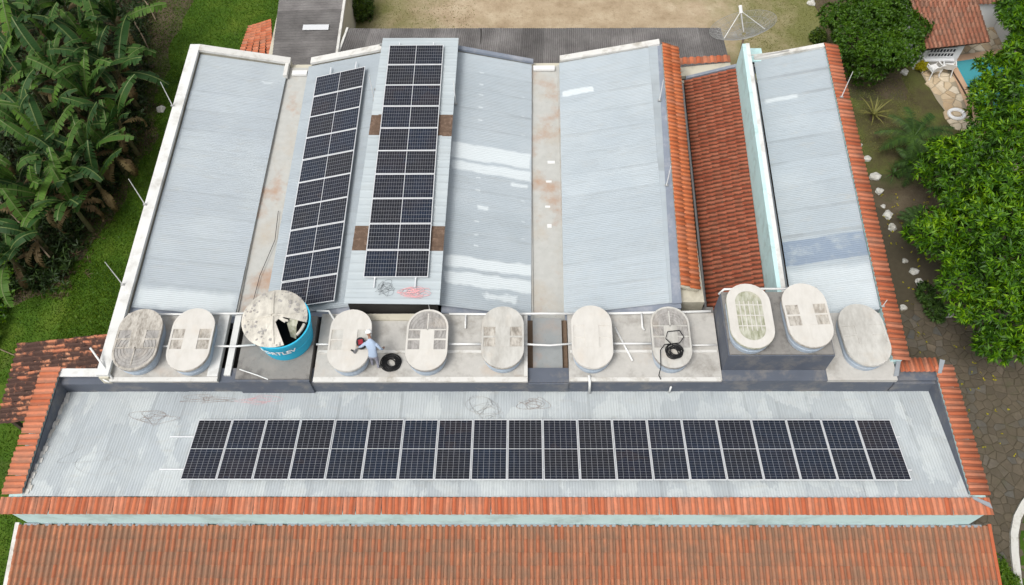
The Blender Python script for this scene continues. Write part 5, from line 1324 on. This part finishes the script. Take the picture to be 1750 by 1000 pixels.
# ------------------------------------------------------------------ rocks, curbs
def rock(px, py, r, label, group='white painted rocks', sq=1.0):
    p = at(px, py, 0); bm = bmesh.new(); bmesh.ops.create_icosphere(bm, subdivisions=2, radius=r); g_ = random.Random(px * 7 + py)
    ph = [g_.uniform(0, 6) for _ in range(3)]
    for v in bm.verts:
        d = v.co.normalized(); k = 1 + .16 * math.sin(d.x * 4 + ph[0]) + .14 * math.sin(d.y * 5 + ph[1]) + .1 * math.sin(d.z * 6 + ph[2]); v.co = v.co * k; v.co.z = max(v.co.z * .75, -r * .3) + r * .3; v.co.y *= sq
    me = bpy.data.meshes.new('rock'); bm.to_mesh(me); bm.free(); me.materials.append(MT['stone_white'])
    o = link('rock', me, None, None, (p.x, p.y, 0)); tag(o, label, 'rock', group)
where = ['just below the spiky yellow plant', 'second below the spiky yellow plant', 'third and broad beside the tiled parapet', 'round, level with the small spiky plant', 'tiny one above the larger pair', 'big, left of the dark fern', 'tall, just below the big one beside the fern']
for (x, y, r), w in zip(((1468, 249, .13), (1481, 273, .17), (1494, 304, .24), (1502, 328, .18), (1509, 353, .11), (1516, 369, .24), (1524, 391, .21)), where):
    rock(x, y, r, 'white painted rock ' + w)
rock(1546, 447, .12, 'small white rock where the row resumes under the big tree'); rock(1561, 465, .18, 'flat white rock in the lower row under the big tree', sq=1.1); rock(1570, 484, .19, 'greyish jagged rock in the lower row under the big tree')
rock(1616, 539, .24, 'lowest white rock beside the road under the big tree', sq=.8); rock(1612, 322, .18, 'pale rock half hidden at the left edge of the big tree')
rock(1545, 125, .20, 'white rock alone on the grass beside the pool terrace'); rock(1386, 7, .20, 'white rock at the top on the grass by the round tree'); rock(276, 188, .20, 'white rock on the lawn beside the left parapet')
rock(1543, 527, .14, 'dull rock on the road near the last tank')
def curb(pts, w, h, label, mat='cap_white'):
    V = []; n = len(pts)
    for i, p in enumerate(pts):
        a, b = Vector(pts[max(i - 1, 0)]), Vector(pts[min(i + 1, n - 1)]); d = (b - a).normalized(); nn = Vector((-d.y, d.x))
        for s, z in ((-1, 0), (-1, h), (1, h), (1, 0)): V.append((p[0] + nn.x * w / 2 * s, p[1] + nn.y * w / 2 * s, z))
    F = [(i * 4 + k, i * 4 + (k + 1) % 4, (i + 1) * 4 + (k + 1) % 4, (i + 1) * 4 + k) for i in range(n - 1) for k in range(4)] + [(0, 1, 2, 3), (4 * n - 1, 4 * n - 2, 4 * n - 3, 4 * n - 4)]
    m = MB(); m.add(V, F); return thing_mb(m, 'curb', MT['stone_white'], label, 'curb')
pp = [at(*q, .1) for q in ((1766, 842), (1750, 862), (1738, 885), (1733, 912), (1734, 945), (1738, 980), (1742, 1020), (1745, 1060))]
curb([(p.x, p.y) for p in pp], .26, .14, 'broad curved white curb at the lower right edge of the road')
pp = [at(*q, .1) for q in ((1684, 944), (1702, 956), (1722, 972), (1734, 988))]
curb([(p.x, p.y) for p in pp], .12, .12, 'thin white curb running diagonally behind the green plant')
sheet('grass_patch', [(p.x, p.y) for p in (at(1752, 870, 0), at(1830, 860, 0), at(1830, 1060, 0), at(1756, 1060, 0), at(1745, 980, 0), at(1742, 920, 0))][::-1], .034, MT['lawn'])
sheet('grass_patch', [(p.x, p.y) for p in (at(1690, 955, 0), at(1732, 985, 0), at(1740, 1060, 0), at(1690, 1060, 0))][::-1], .034, MT['lawn'])

# ------------------------------------------------------------------ pool terrace and house, top right
def poly_at(pts, z=0): return [(at(x, y, z).x, at(x, y, z).y) for x, y in pts]
terr_poly = poly_at(((1552, 90), (1640, 60), (1700, 30), (1800, 20), (1840, 300), (1700, 300), (1655, 245), (1632, 215), (1600, 172)))
terrace = sheet('pool_terrace', terr_poly[::-1], .05, MT['deck_mortar'])
def inpoly(x, y, poly):
    c = False
    for i in range(len(poly)):
        (x1, y1), (x2, y2) = poly[i], poly[i - 1]
        if (y1 > y) != (y2 > y) and x < (x2 - x1) * (y - y1) / (y2 - y1) + x1: c = not c
    return c
pool_poly = poly_at(((1630, 108), (1700, 98), (1760, 110), (1780, 200), (1680, 215), (1655, 155)))
pool_out = poly_at(((1614, 100), (1706, 86), (1785, 100), (1800, 225), (1672, 238), (1640, 160)))
stones(terrace, 'slate', 19.5, 26, 4, 15, .38, .04, .03, MT['deck_stone'], lambda x, y: inpoly(x, y, terr_poly) and not inpoly(x, y, pool_out), 260, 12, 1.1, .05)
bord = sheet('pool_border', pool_out[::-1], .095, MT['pool_border'])
sheet('pool_rim', [(p[0], p[1]) for p in pool_poly][::-1], .100, MT['pool_tile'])
sheet('pool_water', [(sum(q[0] for q in pool_poly) / 6 + (p[0] - sum(q[0] for q in pool_poly) / 6) * .96, sum(q[1] for q in pool_poly) / 6 + (p[1] - sum(q[1] for q in pool_poly) / 6) * .96) for p in pool_poly][::-1], .104, MT['pool_water'])
pp = poly_at(((1620, 118), (1628, 128), (1640, 148), (1652, 170)))
curb(pp, .06, .14, 'dark narrow slot drain along the pool edge')
bpy.data.objects['curb.002'].data.materials[0] = MT['bark']
house = empty('pool_house', (0, 0, 0), 0, 'small white house with weathered clay tile roof beside the pool', 'house')
A, B_, C_, D_ = at(1553, -6, 2.9), at(1668, -6, 2.9), at(1583, 83, 1.95), at(1692, 69, 1.95)
up = Vector((A.x, A.y, 2.95)); ur = Vector((B_.x, B_.y, 2.95))
dn = (C_ - up) ; nl = up - dn * .6
tile_field(house, None, up, ur, C_, D_, 15, 9, MT['clay_house'], hump=.06, seed=41)
MB().slab([tuple(C_ - Vector((0, 0, .05))), tuple(D_ - Vector((0, 0, .05))), tuple(ur - Vector((0, 0, .05))), tuple(up - Vector((0, 0, .05)))], .1).build('roof_deck', MT['soil_dark'], house)
MB().slab([tuple(up - Vector((0, 0, .06))), tuple(ur - Vector((0, 0, .06))), (ur.x + .4, ur.y + 5, 1.9), (up.x - .4, up.y + 5, 1.9)], .1).build('far_slope', MT['clay_house'], house)
wl0 = at(1562, 98, .0)
x0, x1 = C_.x + .25, D_.x - 1.0; yf = C_.y + .60
MB().box(x0, x1, yf, yf + 4.5, 0, 1.95).build('wall', MT['house_white'], house)
wx0, wx1 = x0 + .35, x1 - .35
m = MB(); m.box(wx0, wx1, yf - .02, yf - .005, .85, 1.45); w_ = m.build('window', MT['window_dark'], house)
m = MB()
for k in range(9): xx = wx0 + (wx1 - wx0) * k / 8; m.box(xx - .015, xx + .015, yf - .06, yf - .03, .87, 1.43)
for z in (.87, 1.15, 1.43): m.box(wx0 - .03, wx1 + .03, yf - .065, yf - .02, z - .03, z + .03)
m.build('frame', MT['house_white'], w_)
MB().box(wx0 - .1, wx1 + .1, yf - .22, yf - .01, .74, .80).build('sill', MT['house_white'], w_)
# white garden wall beyond
wq = at(1690, 30, 0)
gw = empty('garden_wall', (0, 0, 0), 0, 'white plastered garden wall with tiled top right of the pool house', 'wall')
a0, a1 = at(1680, 50, .0), at(1712, 46, .0)
MB().box(D_.x + .15, D_.x + 1.9, D_.y + 3.0, D_.y + 3.25, 0, 1.6).build('wall_body', MT['house_white'], gw)
tile_field(gw, None, (D_.x, D_.y + 3.3, 1.8), (D_.x + 2.6, D_.y + 3.3, 1.8), (D_.x, D_.y + 2.9, 1.68), (D_.x + 2.6, D_.y + 2.9, 1.68), 12, 1, MT['clay_house'], seed=44, tilename='cap_tile')
MB().slab([(D_.x + 1.9, D_.y + 3.2, 1.5), (D_.x + 2.1, D_.y + 1.0, 1.5), (D_.x + 2.35, D_.y + 1.0, 1.5), (D_.x + 2.15, D_.y + 3.2, 1.5)], 1.5).build('side_wing', MT['house_white'], gw)

def chair(px, py, rz, label):
    p = at(px, py, .08); t = empty('plastic_chair', (p.x, p.y, .085), rz, label, 'chair', 'white plastic chairs on the terrace'); c = MT['chair_plastic']
    MB().box(-.25, .25, -.24, .24, .42, .45).build('seat', c, t)
    m = MB(); m.add([(-.24, .22, .46), (.24, .22, .46), (.26, .34, .86), (-.26, .34, .86), (-.24, .25, .46), (.24, .25, .46), (.26, .37, .86), (-.26, .37, .86)], [(0, 1, 2, 3), (5, 4, 7, 6), (3, 2, 6, 7), (0, 3, 7, 4), (1, 5, 6, 2)]); m.build('backrest', c, t)
    for sx in (-1, 1):
        for sy in (-1, 1): m = MB(); m.tube([(sx * .23, sy * .22, .43), (sx * .29, sy * .29, 0)], .028, 6); m.build('leg', c, t)
        m = MB(); m.tube([(sx * .27, -.2, .44), (sx * .30, -.2, .65), (sx * .29, .28, .68)], .03, 6); m.build('armrest', c, t)
chair(1590, 128, R(200), 'left one of two white plastic chairs on the pool terrace')
chair(1614, 124, R(165), 'right one of two white plastic chairs on the pool terrace')
p = at(1634, 196, .1); m = MB(); m.tube([(p.x + .36 * math.cos(a / 10 * math.pi), p.y + .30 * math.sin(a / 10 * math.pi), .14) for a in range(21)], .09, 8)
thing_mb(m, 'swim_ring', MT['chair_plastic'], 'white ring lying at the corner of the terrace', 'ring', smooth=True)
